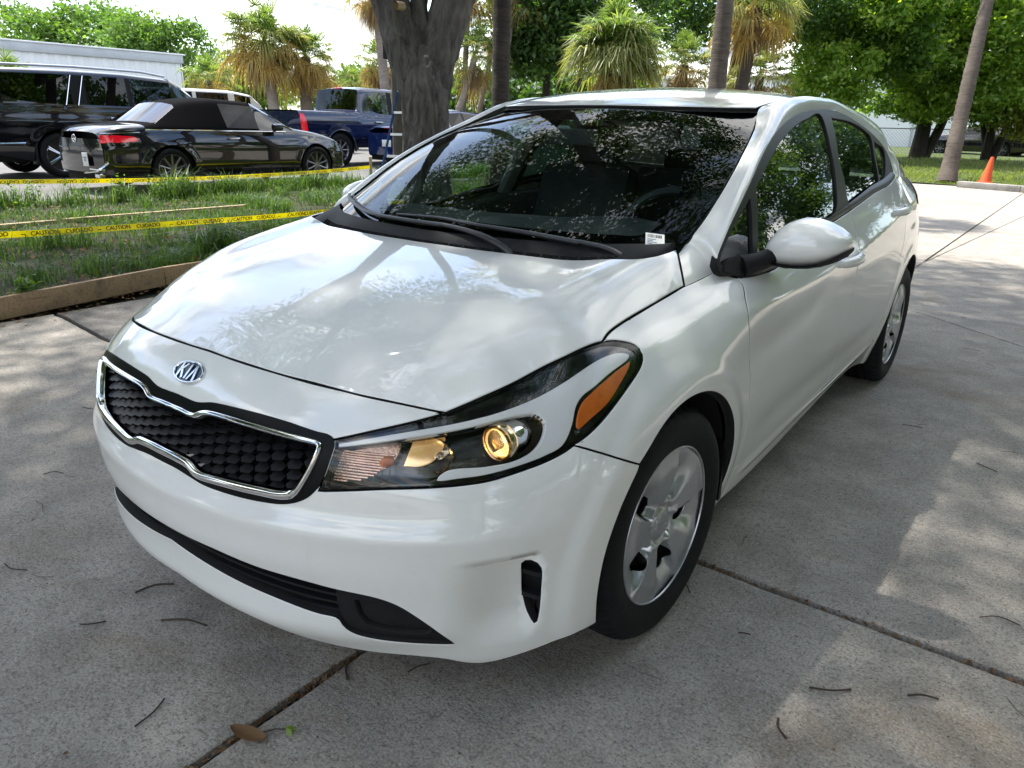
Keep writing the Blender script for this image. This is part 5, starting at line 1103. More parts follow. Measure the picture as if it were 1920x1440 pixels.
def fan(base,d,L,R,nb,droop,V,F):
    """one fan frond: stem from base along d, blades fanned about its tip"""
    d=np.array(d)/np.linalg.norm(d);up=np.array([0,0,1.]);s=np.cross(d,up);s/=np.linalg.norm(s)+1e-9;n=np.cross(s,d)
    mid=base+d*L*.55+up*L*.04;tip=base+d*L+up*(-droop*L*.35);o=len(V);w=.014
    V+=[base-s*w,base+s*w,mid+s*w*.7,mid-s*w*.7,tip+s*w*.5,tip-s*w*.5];F+=[(o,o+1,o+2,o+3),(o+3,o+2,o+4,o+5)]
    d2=tip-mid;d2/=np.linalg.norm(d2);n2=np.cross(s,d2);fold=RNG.uniform(.1,.5)
    for i in range(nb):
        a=(i/(nb-1)-.5)*math.radians(215)+RNG.normal(0,.05);l=R*(.66+.34*math.cos(a*.8))*RNG.uniform(.75,1.12);q=d2*math.cos(a)+s*math.sin(a)+n2*(fold*abs(math.sin(a))+RNG.normal(.03,.09));q/=np.linalg.norm(q)
        e=np.cross(q,n2)+n2*RNG.normal(0,.5);e/=np.linalg.norm(e)+1e-9;b=R*.024;m=tip+q*l*.5;z=tip+q*l*.93+np.array([0,0,-1])*l*(droop*.6+.20)*RNG.uniform(.3,1.7);o=len(V)
        V+=[tip-e*b*.5,tip+e*b*.5,m+e*b+n2*.01,m-e*b+n2*.01,z+e*b*.1,z-e*b*.1];F+=[(o,o+1,o+2,o+3),(o+3,o+2,o+4,o+5)]
def palm(label,base,top,r0,r1,crown=None,bark='palm_bark',group=None,mix=(26,10,22),R=.56,L=.66,dead=True,lean=None):
    t=thing('palm_tree',label,'palm tree',(0,0,0),group=group);base,top=np.array(base,float),np.array(top,float);n=90;tt=np.linspace(0,1,n);P=base+(top-base)*tt[:,None]
    if lean is not None: P+=np.array(lean)*np.sin(np.pi*tt)[:,None]
    rr=(r0+(r1-r0)*tt)*(1+.045*np.sin(tt*np.linalg.norm(top-base)*38)+.02*RNG.normal(size=n))*(1+.35*np.exp(-tt*np.linalg.norm(top-base)/.25));MB().tube(P,rr,18).build('trunk',bark,t,sharp=60)
    if crown is None:return t
    def make(cnt,lo,hi,dr,mat,nm,sc=1.):
        V,F=[],[]
        for i in range(cnt):
            a=i*2.39996+RNG.uniform(-.3,.3);e=math.radians(RNG.uniform(lo,hi));d=(math.cos(a)*math.cos(e),math.sin(a)*math.cos(e),math.sin(e));fan(top+np.array([0,0,RNG.uniform(-.16,.10)*crown]),d,L*crown*sc*RNG.uniform(.6,1.2),R*crown*sc*RNG.uniform(.75,1.1),26,dr*RNG.uniform(.7,1.3),V,F)
        if V: mk(nm,np.array(V),np.array(F),mat,t,False)
    g,o,dd=(int(v*1.45) for v in mix)
    for m,cnt,lo,hi,dr in crown_mix(g,o): make(cnt,lo,hi,dr,m,'fronds')
    if dd: make(dd,-78,-35,1.1,'frond_dead','dead_fronds',.62)
    return t
def crown_mix(g,o): return (('frond_green',g//2,20,85,.25),('frond_olive',g-g//2,-8,40,.45),('frond_gold',o,-50,15,.7))
# ---- big live oak beside the car
from mathutils import noise as mnoise
oak=thing('oak_tree','thick grey oak trunk with furrowed bark forking just above the car','tree',(0,0,0))
def bark_tube(pts,rad,parent,name,k=110,step=.022,amp=.034):
    P=rough_curve(pts,step);n=len(P);R_=pchip(np.linspace(0,1,len(rad)),rad,np.linspace(0,1,n));T=np.gradient(P,axis=0);T/=np.linalg.norm(T,axis=1)[:,None];a=np.cross(T[0],[0,1.,0]);V=[];s=0
    for i in range(n):
        a=a-T[i]*(a@T[i]);a/=np.linalg.norm(a);b=np.cross(T[i],a);s+=step
        for j in range(k):
            t=2*math.pi*j/k;r=R_[i];q=Vector((math.cos(t)*r*11,math.sin(t)*r*11,s*2.6));w=mnoise.noise(q*.35)*1.3
            f=1-abs(mnoise.noise(Vector((q.x+w,q.y-w,q.z))))*2.2;f2=mnoise.noise(q*2.3)*.22
            V.append(P[i]+(r*(1+.05*mnoise.noise(q*.12))+amp*(f+f2-.6))*(math.cos(t)*a+math.sin(t)*b))
    F=np.array([(i*k+j,i*k+(j+1)%k,(i+1)*k+(j+1)%k,(i+1)*k+j) for i in range(n-1) for j in range(k)]);return mk(name,np.array(V),F,'oak_bark',parent,True)
bark_tube([(-5.72,6.10,-.05),(-5.76,6.14,.5),(-5.83,6.22,1.2),(-5.93,6.31,1.85),(-5.97,6.36,2.2)],[.43,.33,.305,.31,.13],oak,'trunk')
bark_tube([(-5.86,6.20,1.05),(-5.98,6.24,1.6),(-6.20,6.24,2.15),(-6.46,6.24,2.8),(-6.9,6.1,3.8),(-7.6,5.4,5.4)],[.20,.25,.25,.24,.22,.17],oak,'limb',80)
bark_tube([(-5.80,6.26,1.05),(-5.86,6.40,1.6),(-5.87,6.57,2.2),(-5.78,6.78,2.9),(-5.3,6.8,4.2),(-4.2,5.6,5.9)],[.20,.26,.275,.27,.24,.18],oak,'limb',80)
bark_tube([(-5.95,6.36,1.8),(-6.10,6.44,2.5),(-6.14,6.5,3.1),(-6.1,6.7,4.5),(-5.6,8,6.6)],[.12,.125,.12,.10,.08],oak,'limb',50)
MB().lathe([(0,.02),(.045,.02),(.055,.0),(.05,-.12)],14,'y',(-6.02,6.02,2.66)).build('sawn_stub','pale_wood',oak)
for pts,r in(([(-7.6,5.4,5.4),(-8.6,3.6,6.6),(-9.2,1.5,7.4)],[.16,.10,.04]),([(-4.2,5.6,5.9),(-2.6,3.8,7.0),(-.6,1.5,7.9)],[.17,.12,.05]),([(-4.2,5.6,5.9),(-3.6,7.5,7.2),(-2.0,9.0,8.0)],[.14,.09,.04]),([(-7.6,5.4,5.4),(-6.5,2.5,6.8),(-5.0,-.5,7.6)],[.14,.1,.04]),([(-2.6,3.8,7.0),(-3.0,1.2,7.6),(-3.4,-1.5,8.0)],[.11,.08,.04])): limb(pts,r,'oak_bark',oak)
OAKC=[((-6.4,2.0,7.2),(3.4,3.6,1.3),250,114,.33),((-2.6,2.4,7.8),(3.2,3.4,1.2),300,114,.33),((-3.4,6.2,7.6),(2.8,2.6,1.3),190,109,.33),((-7.8,5.6,7.6),(2.4,2.6,1.2),70,103,.33),((-4.0,-1.6,7.9),(3.0,2.0,1.1),88,115,.33),((-5.8,-5.0,7.6),(3.2,2.8,1.5),330,115,.36),((-7.6,-2.6,6.8),(2.4,2.6,1.3),190,115,.36),((.8,3.6,8.6),(2.4,3.0,1.0),130,109,.33)]
leaves('crown',clumps(OAKC),.115,'leaf_oak',oak,.5)
# ---- shade tree standing behind the photographer (its crown hangs over the drive)
sh=thing('shade_tree','tall oak behind the viewpoint whose crown shades the concrete','tree',(0,0,0))
limb([(5.6,-5.8,0),(5.5,-5.6,2.5),(5.0,-5.0,5.2)],[.36,.30,.26],'oak_bark',sh,'trunk',14);limb([(5.0,-5.0,5.2),(3.0,-3.4,6.8),(.8,-1.8,7.8)],[.2,.12,.05],'oak_bark',sh);limb([(5.0,-5.0,5.2),(5.2,-1.5,6.9),(4.8,2.2,8.0)],[.2,.12,.05],'oak_bark',sh)
leaves('crown',clumps([((1.6,-1.6,8.3),(2.6,2.4,1.0),90,109,.33),((5.2,.4,8.2),(3.2,3.6,1.2),190,109,.33),((6.0,-5.0,8.2),(3.4,3.0,1.3),150,103,.33)]),.135,'leaf_oak',sh,.5)
# ---- trees along the right hand side of the drive (they show in the car's paint and glass)
for i,(x,y,h) in enumerate(((5.2,31.5,11.),(9.4,28.5,12.),(13.5,25.5,12.),(9.4,-8,8.0),(9.8,-2.5,9.4),(8.8,2.6,9.0),(9.4,7.0,10.4),(9.0,11.4,9.6),(10.0,16.5,9.0))):
    tree('broadleaf_tree','bushy tree on the side of the drive opposite the parking lot',None,[([(x,y,0),(x+.1,y,2.2),(x,y+.2,h*.75)],[.22,.18,.1])],[((x,y,h*.62),(2.3,2.8,h*.38),230,60,.45),((x-.8,y+.4,1.7),(1.5,2.2,1.1),60,50,.4)],('leaf_dark','leaf_mid')[i%2],.26,group='trees along the right side of the drive')
palm('palm on the opposite side of the drive',(8.8,-5.6,0),(8.7,-5.4,4.6),.17,.15,1.5,group='palms opposite the parking lot');palm('palm on the opposite side of the drive',(9.0,.4,0),(8.9,.6,3.6),.17,.15,1.5,group='palms opposite the parking lot')
# ---- unseen trees added down the lot to darken reflections in cars and windscreen
for i,(x,y,h) in enumerate(((-12.5,-11,8.),(-17.5,-9.,9.),(-23,-5.5,8.5),(-30,-2.,9.),(-7,-14.,8.))):
    tree('broadleaf_tree','unseen leafy tree added by the parking lot to darken reflections',None,[([(x,y,0),(x+.1,y,2.2),(x,y+.2,h*.75)],[.24,.2,.1])],[((x,y,h*.60),(2.8,2.8,h*.38),220,60,.45),((x+.6,y+.4,1.8),(2.,2.,1.1),60,50,.4)],('leaf_dark','leaf_mid')[i%2],.28,group='unseen trees added to darken reflections')
# ---- utility pole, palms by number of the photograph
pole=thing('utility_pole','dark wooden utility pole with a small box standing behind the oak','utility pole',(-8.42,8.30,.10));MB().lathe([(.135,0),(.125,4),(.10,9.)],16).build('post','pole_wood',pole);MB().box((-.10,-.12,2.33),(.16,.14,.34),bev=.02).build('meter_box','black_plastic',pole)
palm('dark straight palm trunk rising behind the windscreen of the white car',(-5.60,7.55,.08),(-6.55,8.8,6.6),.135,.125,1.25,'palm_bark_dark')
palm('brown ringed palm trunk standing right behind the white car roof',(-3.45,10.3,0),(-4.25,12.1,7.4),.15,.125,1.25,'palm_bark')
palm('leaning grey palm trunk rising from the lawn beside the traffic cone',(-1.52,21.35,.02),(-1.72,23.9,6.8),.20,.13,1.3,'palm_bark',lean=(-.02,.05,0))
palm('tall orange fronded palm, largest of the pair left of the oak',(-21.5,15.4,.1),(-22.5,15.8,3.75),.20,.17,1.5,'palm_bark_grey',mix=(50,22,26),R=.60)
palm('orange and green palm standing right behind the tallest orange palm',(-22.1,17.0,.1),(-22.2,17.3,3.35),.22,.19,1.3,'palm_bark_grey',mix=(44,20,26))
palm('low yellow palm behind the navy pickup cab',(-23.2,20.2,.1),(-23.3,20.4,2.5),.2,.18,1.15,mix=(26,20,12))
palm('palm with a brown hanging skirt cut by the photo top left of the oak',(-17.0,16.4,.1),(-18.1,17.0,5.2),.17,.14,1.15,'palm_bark_grey',mix=(20,10,40))
palm('slim palm half hidden by the utility pole',(-19.6,18.6,.1),(-20.,19.0,3.3),.14,.12,1.1,mix=(26,12,24))
palm('huge bushy fan palm above the white car roof, widest of all the palms',(-8.35,15.5,.05),(-8.45,15.7,2.9),.24,.22,1.22,'palm_bark_dark',mix=(120,3,12),R=.66,L=.62)
palm('bright fan palm with a curved thin trunk right of the oak',(-15.5,17.2,.1),(-15.25,18.55,3.25),.12,.10,1.15,'palm_bark_grey',mix=(34,4,10),lean=(.12,-.1,0))
for lb,b,tp in(('thin upright pale palm trunk nearest the oak trunk in the grove',(-15.9,18.6,.1),(-15.8,18.9,5.4)),('thin pale palm trunk touching the dark straight trunk in the grove',(-14.3,18.2,.1),(-14.6,19.8,5.2)),('thin leaning pale palm trunk in the middle of the grove',(-16.6,19.9,.1),(-15.9,20.5,4.4))): palm(lb,b,tp,.10,.085,1.1,'palm_bark_grey','palms in the grove behind the oak',mix=(24,6,16))
palm('palm with hanging gold fronds cut by the photo top behind the ringed trunk',(-5.95,17.3,.05),(-5.85,17.9,4.0),.17,.15,1.12,'palm_bark_dark',mix=(34,18,16))
palm('small sunlit palm between bushy fan palm and ringed trunk',(-10.6,24.2,.1),(-10.75,24.6,3.3),.17,.15,1.25,mix=(30,10,18))
palm('small sunlit palm just right of the ringed palm trunk, far back',(-8.6,26.0,.1),(-8.6,26.2,3.0),.17,.15,1.25,mix=(30,8,18))
palm('short palm showing its tips over the roof of the black SUV',(-27.,9.3,.1),(-27.,9.3,2.1),.15,.13,1.1,mix=(20,8,6))
palm('low far palm between the white building and the orange palms',(-40.,24.5,.1),(-40.,24.5,3.2),.2,.18,1.6,mix=(30,8,16))
# ---- broadleaf trees
tree('broadleaf_tree','dark green weeping tree behind the straight dark palm trunk',None,[([(-14.6,21.6,0),(-14.5,21.6,3),(-14.2,21.4,6)],[.16,.13,.08]),([(-13.4,21.9,0),(-13.3,21.9,4)],[.10,.08])],[((-14.3,21.2,5.0),(1.7,1.7,1.5),108,60,.30),((-14.4,21.0,3.6),(1.3,1.2,.8),50,55,.26),((-12.6,22.6,5.6),(1.8,1.6,1.5),64,60,.32),((-15.6,21.8,5.2),(1.0,1.2,1.2),33,50,.28)],'leaf_dark',.19,layers=[([((-15.4,21.2,4.7),(.9,.8,1.2),21,50,.26)],'leaf_mid',.18)],shell=('leaf_mid', 0.5))
tree('broadleaf_tree','tall dark tree filling the top between bushy palm and ringed trunk',None,[([(-11.0,29.5,0),(-10.8,29.5,4),(-10,29,7.)],[.3,.25,.15])],[((-11.2,28.6,6.4),(2.6,2.2,2.0),108,60,.36),((-8.6,28.4,5.6),(2.0,1.8,1.5),72,60,.32),((-12.9,27.6,5.2),(1.3,1.3,1.1),36,50,.3)],'leaf_dark',.19,shell=('leaf_mid', 0.5))
tree('broadleaf_tree','spreading dark tree over the white car roof with light leaf tips',None,[([(-7.6,31.5,0),(-7.4,31.3,3),(-6.6,31,6)],[.32,.26,.16]),([(-7.4,31.3,2.6),(-8.5,30.8,4.8)],[.2,.1])],[((-6.9,31.2,5.5),(2.6,2.2,1.6),97,65,.32),((-5.4,31.4,4.0),(1.7,1.5,.9),46,60,.28),((-8.2,31.6,3.4),(1.0,1.0,.5),17,50,.28),((-5.2,31.5,6.9),(3.0,2.2,1.0),46,60,.34)],'leaf_mid',.19,layers=[([((-7.3,29.4,2.5),(1.5,1.0,.7),72,46,.24),((-6.9,29.1,3.6),(1.6,.8,.7),57,46,.24),((-5.2,29.0,6.0),(1.6,.8,1.4),72,46,.26)],'leaf_light',.19),([((-5.8,30.0,5.2),(2.0,.8,1.4),86,50,.28)],'leaf_mid',.19)],shell=('leaf_light', 0.55))
tree('broadleaf_tree','dark trunked tree with dense foliage left of the leaning palm',None,[([(-4.85,36.2,.2),(-4.8,36.2,1.6),(-5.0,36,3.4)],[.34,.28,.2]),([(-4.6,36.4,.2),(-4.2,36.4,1.5),(-3.8,36.2,3.2)],[.22,.18,.12])],[((-5.2,35.6,4.6),(2.0,1.8,2.0),86,65,.32),((-4.9,35.2,2.6),(1.5,1.2,.9),46,60,.28),((-6.7,35.6,2.5),(.8,.8,.5),11,46,.24),((-4.4,35.6,6.6),(2.6,2.,1.2),51,60,.34)],'leaf_mid',.19,layers=[([((-5.2,33.4,4.6),(1.8,.8,1.8),100,50,.27)],'leaf_mid',.19),([((-4.9,33.2,5.4),(1.5,.7,1.5),63,50,.26),((-4.2,34.0,2.6),(1.2,.7,.7),43,50,.24)],'leaf_light',.19)],shell=('leaf_light', 0.5))
tree('broadleaf_tree','sunlit light green tree at the right edge behind the leaning palm',None,[([(-2.3,36.5,.2),(-2.3,36.4,1.6),(-2.5,36.2,3.2)],[.2,.17,.1]),([(-2.1,36.6,.2),(-1.7,36.4,1.7),(-1.3,36,3.2)],[.18,.15,.1]),([(-2.2,36.8,.2),(-2.6,36.6,1.6),(-3.0,36.2,3.0)],[.18,.15,.1])],[((-2.6,35.4,4.4),(1.7,1.6,1.9),74,62,.30),((-2.2,35.0,2.5),(1.3,1.1,.8),34,55,.26)],'leaf_mid',.19,layers=[([((-2.7,33.4,4.8),(1.7,.8,1.8),158,50,.27),((-3.4,34.0,6.0),(1.2,.8,1.),63,50,.26),((-2.1,33.8,2.6),(1.1,.7,.7),51,46,.24)],'leaf_light',.19)],shell=('leaf_light', 0.9))
tree('broadleaf_tree','yellow green bushy tree at the right margin of the photo',None,[([(.2,36.8,.2),(.2,36.7,1.6),(.3,36.5,3)],[.2,.16,.1])],[((-.9,35.2,3.2),(1.2,1.3,1.3),72,60,.28),((-1.0,34.8,1.9),(1.1,1.1,.7),40,50,.25)],'leaf_yellow',.19,layers=[([((.4,35.6,5.4),(2.2,1.6,1.5),57,55,.3)],'leaf_mid',.19)],shell=('leaf_yellow', 0.6))
tree('broadleaf_tree','big shaded tree above the lawn at the top right corner',None,[([(3.2,34.5,.2),(3.0,34.3,3),(2.4,34,6)],[.3,.24,.15])],[((1.6,33.6,6.4),(3.2,2.2,2.0),86,60,.36),((-1.6,34.6,7.2),(2.6,2.2,1.6),51,60,.36)],'leaf_mid',.19,shell=('leaf_light', 0.5))
for lb,c,rr,k in(('round tree above the white building at the far left edge',(-72,27.5,6.6),(5.2,5.,3.0),90),('rounded dark tree above the middle of the white building',(-68.5,32.5,7.0),(4.6,4.6,3.0),100)):
    tree('broadleaf_tree',lb,None,[([(c[0],c[1],0),(c[0],c[1],5)],[.35,.2])],[(c,rr,k*2,60,.5)],'leaf_mid',.36)
tree('broadleaf_tree','tall bright green tree at the right end of the white building',None,[([(-55.5,30.9,0),(-55.5,31,4)],[.3,.2])],[((-56.2,29.6,6.3),(2.0,2.6,1.9),70,60,.45),((-55.4,32.4,6.0),(1.9,2.1,2.1),60,60,.42),((-55.2,31.6,4.0),(1.4,2.2,1.6),50,55,.4)],'leaf_mid',.30)
tree('broadleaf_tree','bushy green tree behind the white van',None,[([(-43,29,0),(-43,29,2.5)],[.25,.15])],[((-43,28.6,3.2),(2.2,2.6,1.6),70,55,.4)],'leaf_mid',.36,layers=[([((-41.8,30.2,3.0),(1.6,1.6,1.2),36,50,.35)],'leaf_light',.33)])
for lb,x,y in(('dark bush filling the shade behind the thin grove palms',-21,26),('dark bush behind the straight dark palm trunk',-17,28.5),('dark bush behind the utility pole',-28,27),('dark bush behind the low yellow palm',-33,29)):
    t=tree('broadleaf_tree',lb,None,[([(x,y,0),(x,y,2)],[.2,.1])],[((x,y,2.1),(2.8,2.2,1.6),70,50,.42)],'leaf_dark',.36,group='dark bushes behind the palms')
# ---- far white buildings
def _ribbed(name,col):
    t=NT(name);c=t.coord();f=t.ramp(t.noise(.4,5,.6,c),[(.3,tuple(x*.92 for x in col)),(.7,col)]);t.bsdf(f,.5)
_ribbed('white_cladding',(.78,.79,.80));plain('roof_white',(.72,.73,.74),.6,.06,1);plain('fascia_grey',(.45,.47,.49),.6,.1,1)
bd=thing('warehouse','long white corrugated metal building behind the black SUV','building',(-49.,8.,.1))
for i in range(68):                                                    # cladding sheets with proud ribs
    y=-26.6+i*.688;b=[(0,y,0),(0,y+.30,0),(.045,y+.36,0),(.045,y+.60,0),(0,y+.66,0),(0,y+.686,0)];V=np.array(b+[(q[0],q[1],4.45) for q in b]);mk('cladding_sheet',V,[(j,j+1,7+j,6+j) for j in range(5)],'white_cladding',bd,False)
MB().box((.02,-3.2,4.70),(.34,47.1,.50),bev=.03).build('fascia','fascia_grey',bd);MB().box((-.1,-3.2,4.99),(.7,47.4,.09),bev=.02).build('roof_edge','roof_white',bd);MB().box((-10,20.28,2.3),(20,.08,4.6)).build('end_wall','white_cladding',bd,False);MB().box((-10,-3.2,4.93),(20,47.,.1)).build('roof','roof_white',bd,False)
b2=thing('shed','low white flat roofed shed at the left edge in front of the warehouse','building',(-31.,5.0,.1));MB().box((-2,0,1.7),(4,7.0,3.4)).build('wall','white_cladding',b2,False);MB().box((-2,0,3.50),(4.9,7.9,.22),bev=.03).build('roof','roof_white',b2);MB().box((-2,0,3.66),(4.4,7.4,.06)).build('roof_cap','fascia_grey',b2,False)
b3=thing('warehouse','pale blue white wall beyond the fence behind the right hand trees','building',(-8.,53.,.1));MB().box((0,0,2.2),(22,.3,4.4)).build('wall','white_cladding',b3,False);MB().box((0,-.1,4.5),(22.4,.6,.22),bev=.04).build('roof_edge','fascia_grey',b3)
for i in range(5): MB().box((-9+4.4*i,-.2,2.1),(.10,.06,4.2)).build('wall_pilaster','fascia_grey',b3,False)
b4=thing('warehouse','distant white building glimpsed under the dark weeping tree','building',(-29.,42.,.1));MB().box((0,0,1.9),(18,6,3.8)).build('wall','white_cladding',b4,False);MB().box((0,0,3.9),(18.6,6.6,.2)).build('roof','roof_white',b4,False)
# ---- chain link fence
fe=thing('chain_link_fence','grey chain link fence with a thin top rail along the lawn','fence',(-12.,38.6,.2),math.radians(6))
for i in range(10): MB().tube([(i*2.4,0,0),(i*2.4,0,1.22)],.03,8).build('fence_post','steel_dark',fe)
MB().tube([(0,0,1.22),(21.6,0,1.22)],.022,8).build('top_rail','steel_dark',fe)
V,F=[],[]
for i in range(-8,150):
    for s in(1,-1):
        x0=i*.145;x1=x0+s*1.16
        if min(x0,x1)<0 or max(x0,x1)>21.6: continue
        o=len(V);V+=[(x0-.004,0,.04),(x0+.004,0,.04),(x1+.004,0,1.2),(x1-.004,0,1.2)];F.append((o,o+1,o+2,o+3))
w=mk('fence_wire',np.array(V),np.array(F),'steel_dark',fe,False);w['kind']='stuff'
# ---- grass
def blades(name,X,Y,Z,h,w,mat,bend=.55,parent=None):
    n=len(X);a=RNG.uniform(0,2*np.pi,n);d=np.column_stack([np.cos(a),np.sin(a),0*a]);s=np.column_stack([-np.sin(a),np.cos(a),0*a]);b=np.column_stack([X,Y,Z]);h=h[:,None];w=w[:,None];be=(bend*RNG.uniform(.2,1.3,n))[:,None];up=np.array([0,0,1.])
    m=b+up*h*.58+d*h*be*.28;t=b+up*h*(1-.35*be)+d*h*be
    V=np.stack([b-s*w,b+s*w,m+s*w*.75,m-s*w*.75,t+s*w*.08,t-s*w*.08],1).reshape(-1,3);k=np.arange(n)[:,None]*6;F=np.vstack([k+[0,1,2,3],k+[3,2,4,5]])
    return mk(name,V,F,mat,parent,False)
def patchy(x,y,s=1.): return .5+.5*np.sin(x*1.9*s+1.3*np.sin(y*1.1*s))*np.sin(y*1.7*s+1.1*np.sin(x*1.3*s+2))
n=190000;t=RNG.uniform(0,1,n)**.95;y=RNG.uniform(-5,18,n)**1.;x=board_x(y)-.05+(lot_x(y)-board_x(y)-.25)*t;k=(RNG.uniform(0,1,n)<.20+.95*patchy(x,y)*patchy(x*2.3+4,y*2.1))&((y<10)|(RNG.uniform(0,1,n)<.4));x,y=x[k],y[k]
tag(blades('grass',x,y,strip_z(x,y)-.01,RNG.uniform(.04,.13,len(x))*(.7+.6*patchy(x*.7,y*.7)),RNG.uniform(.0025,.0055,len(x)),'grass_blade',.8),kind='stuff')
n=9000;cx=RNG.uniform(-4,16,130);cu=RNG.uniform(0,1,130);i=RNG.integers(0,130,n);y=cx[i]+RNG.normal(0,.10,n);x=(lot_x(cx)+.22+.35*cu**2)[i]+RNG.normal(0,.09,n);tag(blades('tall_grass',x,y,np.full(n,.09),RNG.uniform(.18,.42,n),RNG.uniform(.003,.007,n),'grass_tall',.9),kind='stuff')
n=5200;cx=RNG.uniform(-2,9,60);cu=RNG.uniform(0,1,60);i=RNG.integers(0,60,n);y=cx[i]+RNG.normal(0,.08,n);x=(board_x(cx)-.35-4.2*cu)[i]+RNG.normal(0,.08,n);tag(blades('grass_tuft',x,y,strip_z(x,y)-.01,RNG.uniform(.12,.26,n),RNG.uniform(.003,.006,n),'grass_tall',.9),kind='stuff')
for gx,gy,gh in((-9.35,4.55,.62),(-9.3,5.35,.5),(-9.4,7.0,.45),(-4.75,2.3,.42)):
    q=150;r=thing('grass_clump',{4.55:'tallest arching grass clump, before the rear wheel of the convertible',5.35:'arching grass clump before the door of the convertible',7.0:'arching grass clump before the front wheel of the convertible'}[gy] if gx<-9 else 'broad bladed grass clump beside the white car bonnet','grass',(0,0,0),group='tall grass clumps at the lot edge' if gx<-9 else None);blades('blade_tuft',gx+RNG.normal(0,.10,q),gy+RNG.normal(0,.12,q),np.full(q,.09),RNG.uniform(.5,1.,q)*gh,RNG.uniform(.005,.011,q),'grass_tall',1.1,r)
n=42000;x=RNG.uniform(-9,6,n);y0=np.where(x>-1.12,20.62-(x+1.12)*(5.55/13.12),20.95);d=RNG.uniform(0,1,n)**1.6*17;k=RNG.uniform(0,1,n)<.35+.65*patchy(x*1.3,d*1.1);x,d,y0=x[k],d[k],y0[k];z=.03+.10*sstep(0,1.2,d)+.012*np.sin(x*1.7+d)+.25*sstep(8,26,d);tag(blades('lawn_grass',x,y0+d,z-.01,RNG.uniform(.06,.14,len(x)),RNG.uniform(.006,.012,len(x)),'lawn_blade',.8),kind='stuff')
# dead leaves among the grass
n=2600;y=RNG.uniform(-4,12,n);x=board_x(y)-.06-RNG.uniform(0,1,n)**1.6*5.2;tag(leaves('leaf_litter',np.column_stack([x,y,strip_z(x,y)+.012+RNG.uniform(0,.03,n)]),.055,'dry_leaf',None,2.,.6),kind='stuff')
n=90;y=RNG.normal(4.2,.25,n);x=-6.6+RNG.normal(0,.22,n)
# weeds
def weed(label,c,h,k,mat,group=None,ls=.045):
    w=thing('weed',label,'weed',(0,0,0),group=group);c=np.array(c)
    for i in range(k):
        a=RNG.uniform(0,6.28);tip=c+np.array([math.cos(a)*h*.4,math.sin(a)*h*.4,h*RNG.uniform(.7,1.1)]);P=rough_curve([c,(c+tip)/2+[0,0,h*.12],tip],h/6);MB().tube(P,np.linspace(.004,.0015,len(P)),5).build('stem','frond_green',w)
        Q=np.repeat(P[1:],3,0);Q=Q+RNG.normal(0,.022,Q.shape);leaves('foliage',Q,ls,mat,w,.8,.6)
weed('leafy green weed hanging over the edging board at the far left',(-3.98,-.02,.08),.26,9,'leaf_light',None,.06);weed('low leafy weed further along the edging board',(-4.02,.38,.08),.14,6,'leaf_mid',None,.05)
for lb,x,y in(('weed stalk at the lot edge, leftmost of the five',-9.2,2.35),('weed stalk at the lot edge, second from the left',-9.25,2.55),('weed stalk at the lot edge, third of the five from the left',-9.15,3.05),('weed stalk at the lot edge, fourth of the five from the left',-9.2,3.6),('weed stalk at the lot edge, rightmost of the five',-9.15,4.05)): weed(lb,(x,y,.09),.34,3,'leaf_mid','weed stalks along the lot edge',.045)
# ---- caution tapes with print, stakes
def _tape():
    t=NT('tape_yellow');p=t.coord();c=t.ramp(t.noise(9,4,.6,p),[(.3,(.90,.70,.004)),(.7,(.96,.80,.01))]);b=t.bsdf(c,.32);tr=t.n('ShaderNodeBsdfTranslucent');t.l(c,tr.inputs[0]);m=t.n('ShaderNodeMixShader');m.inputs[0].default_value=.42;t.l(b.outputs[0],m.inputs[1]);t.l(tr.outputs[0],m.inputs[2]);t.l(m.outputs[0],t.out.inputs[0])
_tape();plain('tape_print',(.012,.011,.008),.5,.1,30)
def tape(label,pts,w,words,flip,phase,size):
    P=rough_curve(pts,.06);n=len(P);tp=thing('caution_tape',label,'caution tape',(0,0,0));T=np.gradient(P,axis=0);T/=np.linalg.norm(T,axis=1)[:,None];s=np.concatenate([[0],np.cumsum(np.linalg.norm(np.diff(P,axis=0),axis=1))])
    tw=.25*np.sin(s*1.3)+.12*np.sin(s*3.1);out=np.column_stack([-T[:,1],T[:,0],0*s]);out*=np.sign(out[:,:1]+1e-9);U=np.array([0,0,1.])*np.cos(tw)[:,None]+out*np.sin(tw)[:,None]
    V=np.stack([P-U*w/2,P,P+U*w/2],1).reshape(-1,3);mk('ribbon',V,np.array([(i*3+j,(i+1)*3+j,(i+1)*3+j+1,i*3+j+1) for i in range(n-1) for j in(0,1)]),'tape_yellow',tp,True)
    q=phase;k=0
    while q<s[-1]-.5:
        wd=words[k%len(words)];L=len(wd)*size*1.02;i=int(np.searchsorted(s,q+L/2));i=min(i,n-1);N=np.cross(T[i],U[i]);N*=1 if N[0]>0 else -1;x=np.cross(U[i],N)
        y=U[i]*(-1 if flip else 1);x=np.cross(y,N)
        text('print',wd,size*1.42,tp,'tape_print',frame(P[i]+N*.003,x,y,N),.0004,bold=.001);q+=L+size*.7;k+=1
    return tp
tape('near yellow caution tape stretched across the grass beside the bonnet',[(-6.0,-1.6,.42),(-6.0,.97,.255),(-5.97,2.6,.217),(-5.95,4.16,.195),(-5.8,6.17,.25),(-5.62,7.42,.33)],.056,['CAUTION','CUIDADO','--'],False,.05,.037)
tape('far yellow caution tape with upside down print before the black convertible',[(-9.70,-.8,.55),(-9.7,2.35,.42),(-9.7,4.49,.355),(-9.7,5.86,.347),(-9.7,7.5,.366),(-9.72,8.75,.41)],.060,['CAUTION','CUIDADO','--'],True,.1,.040)
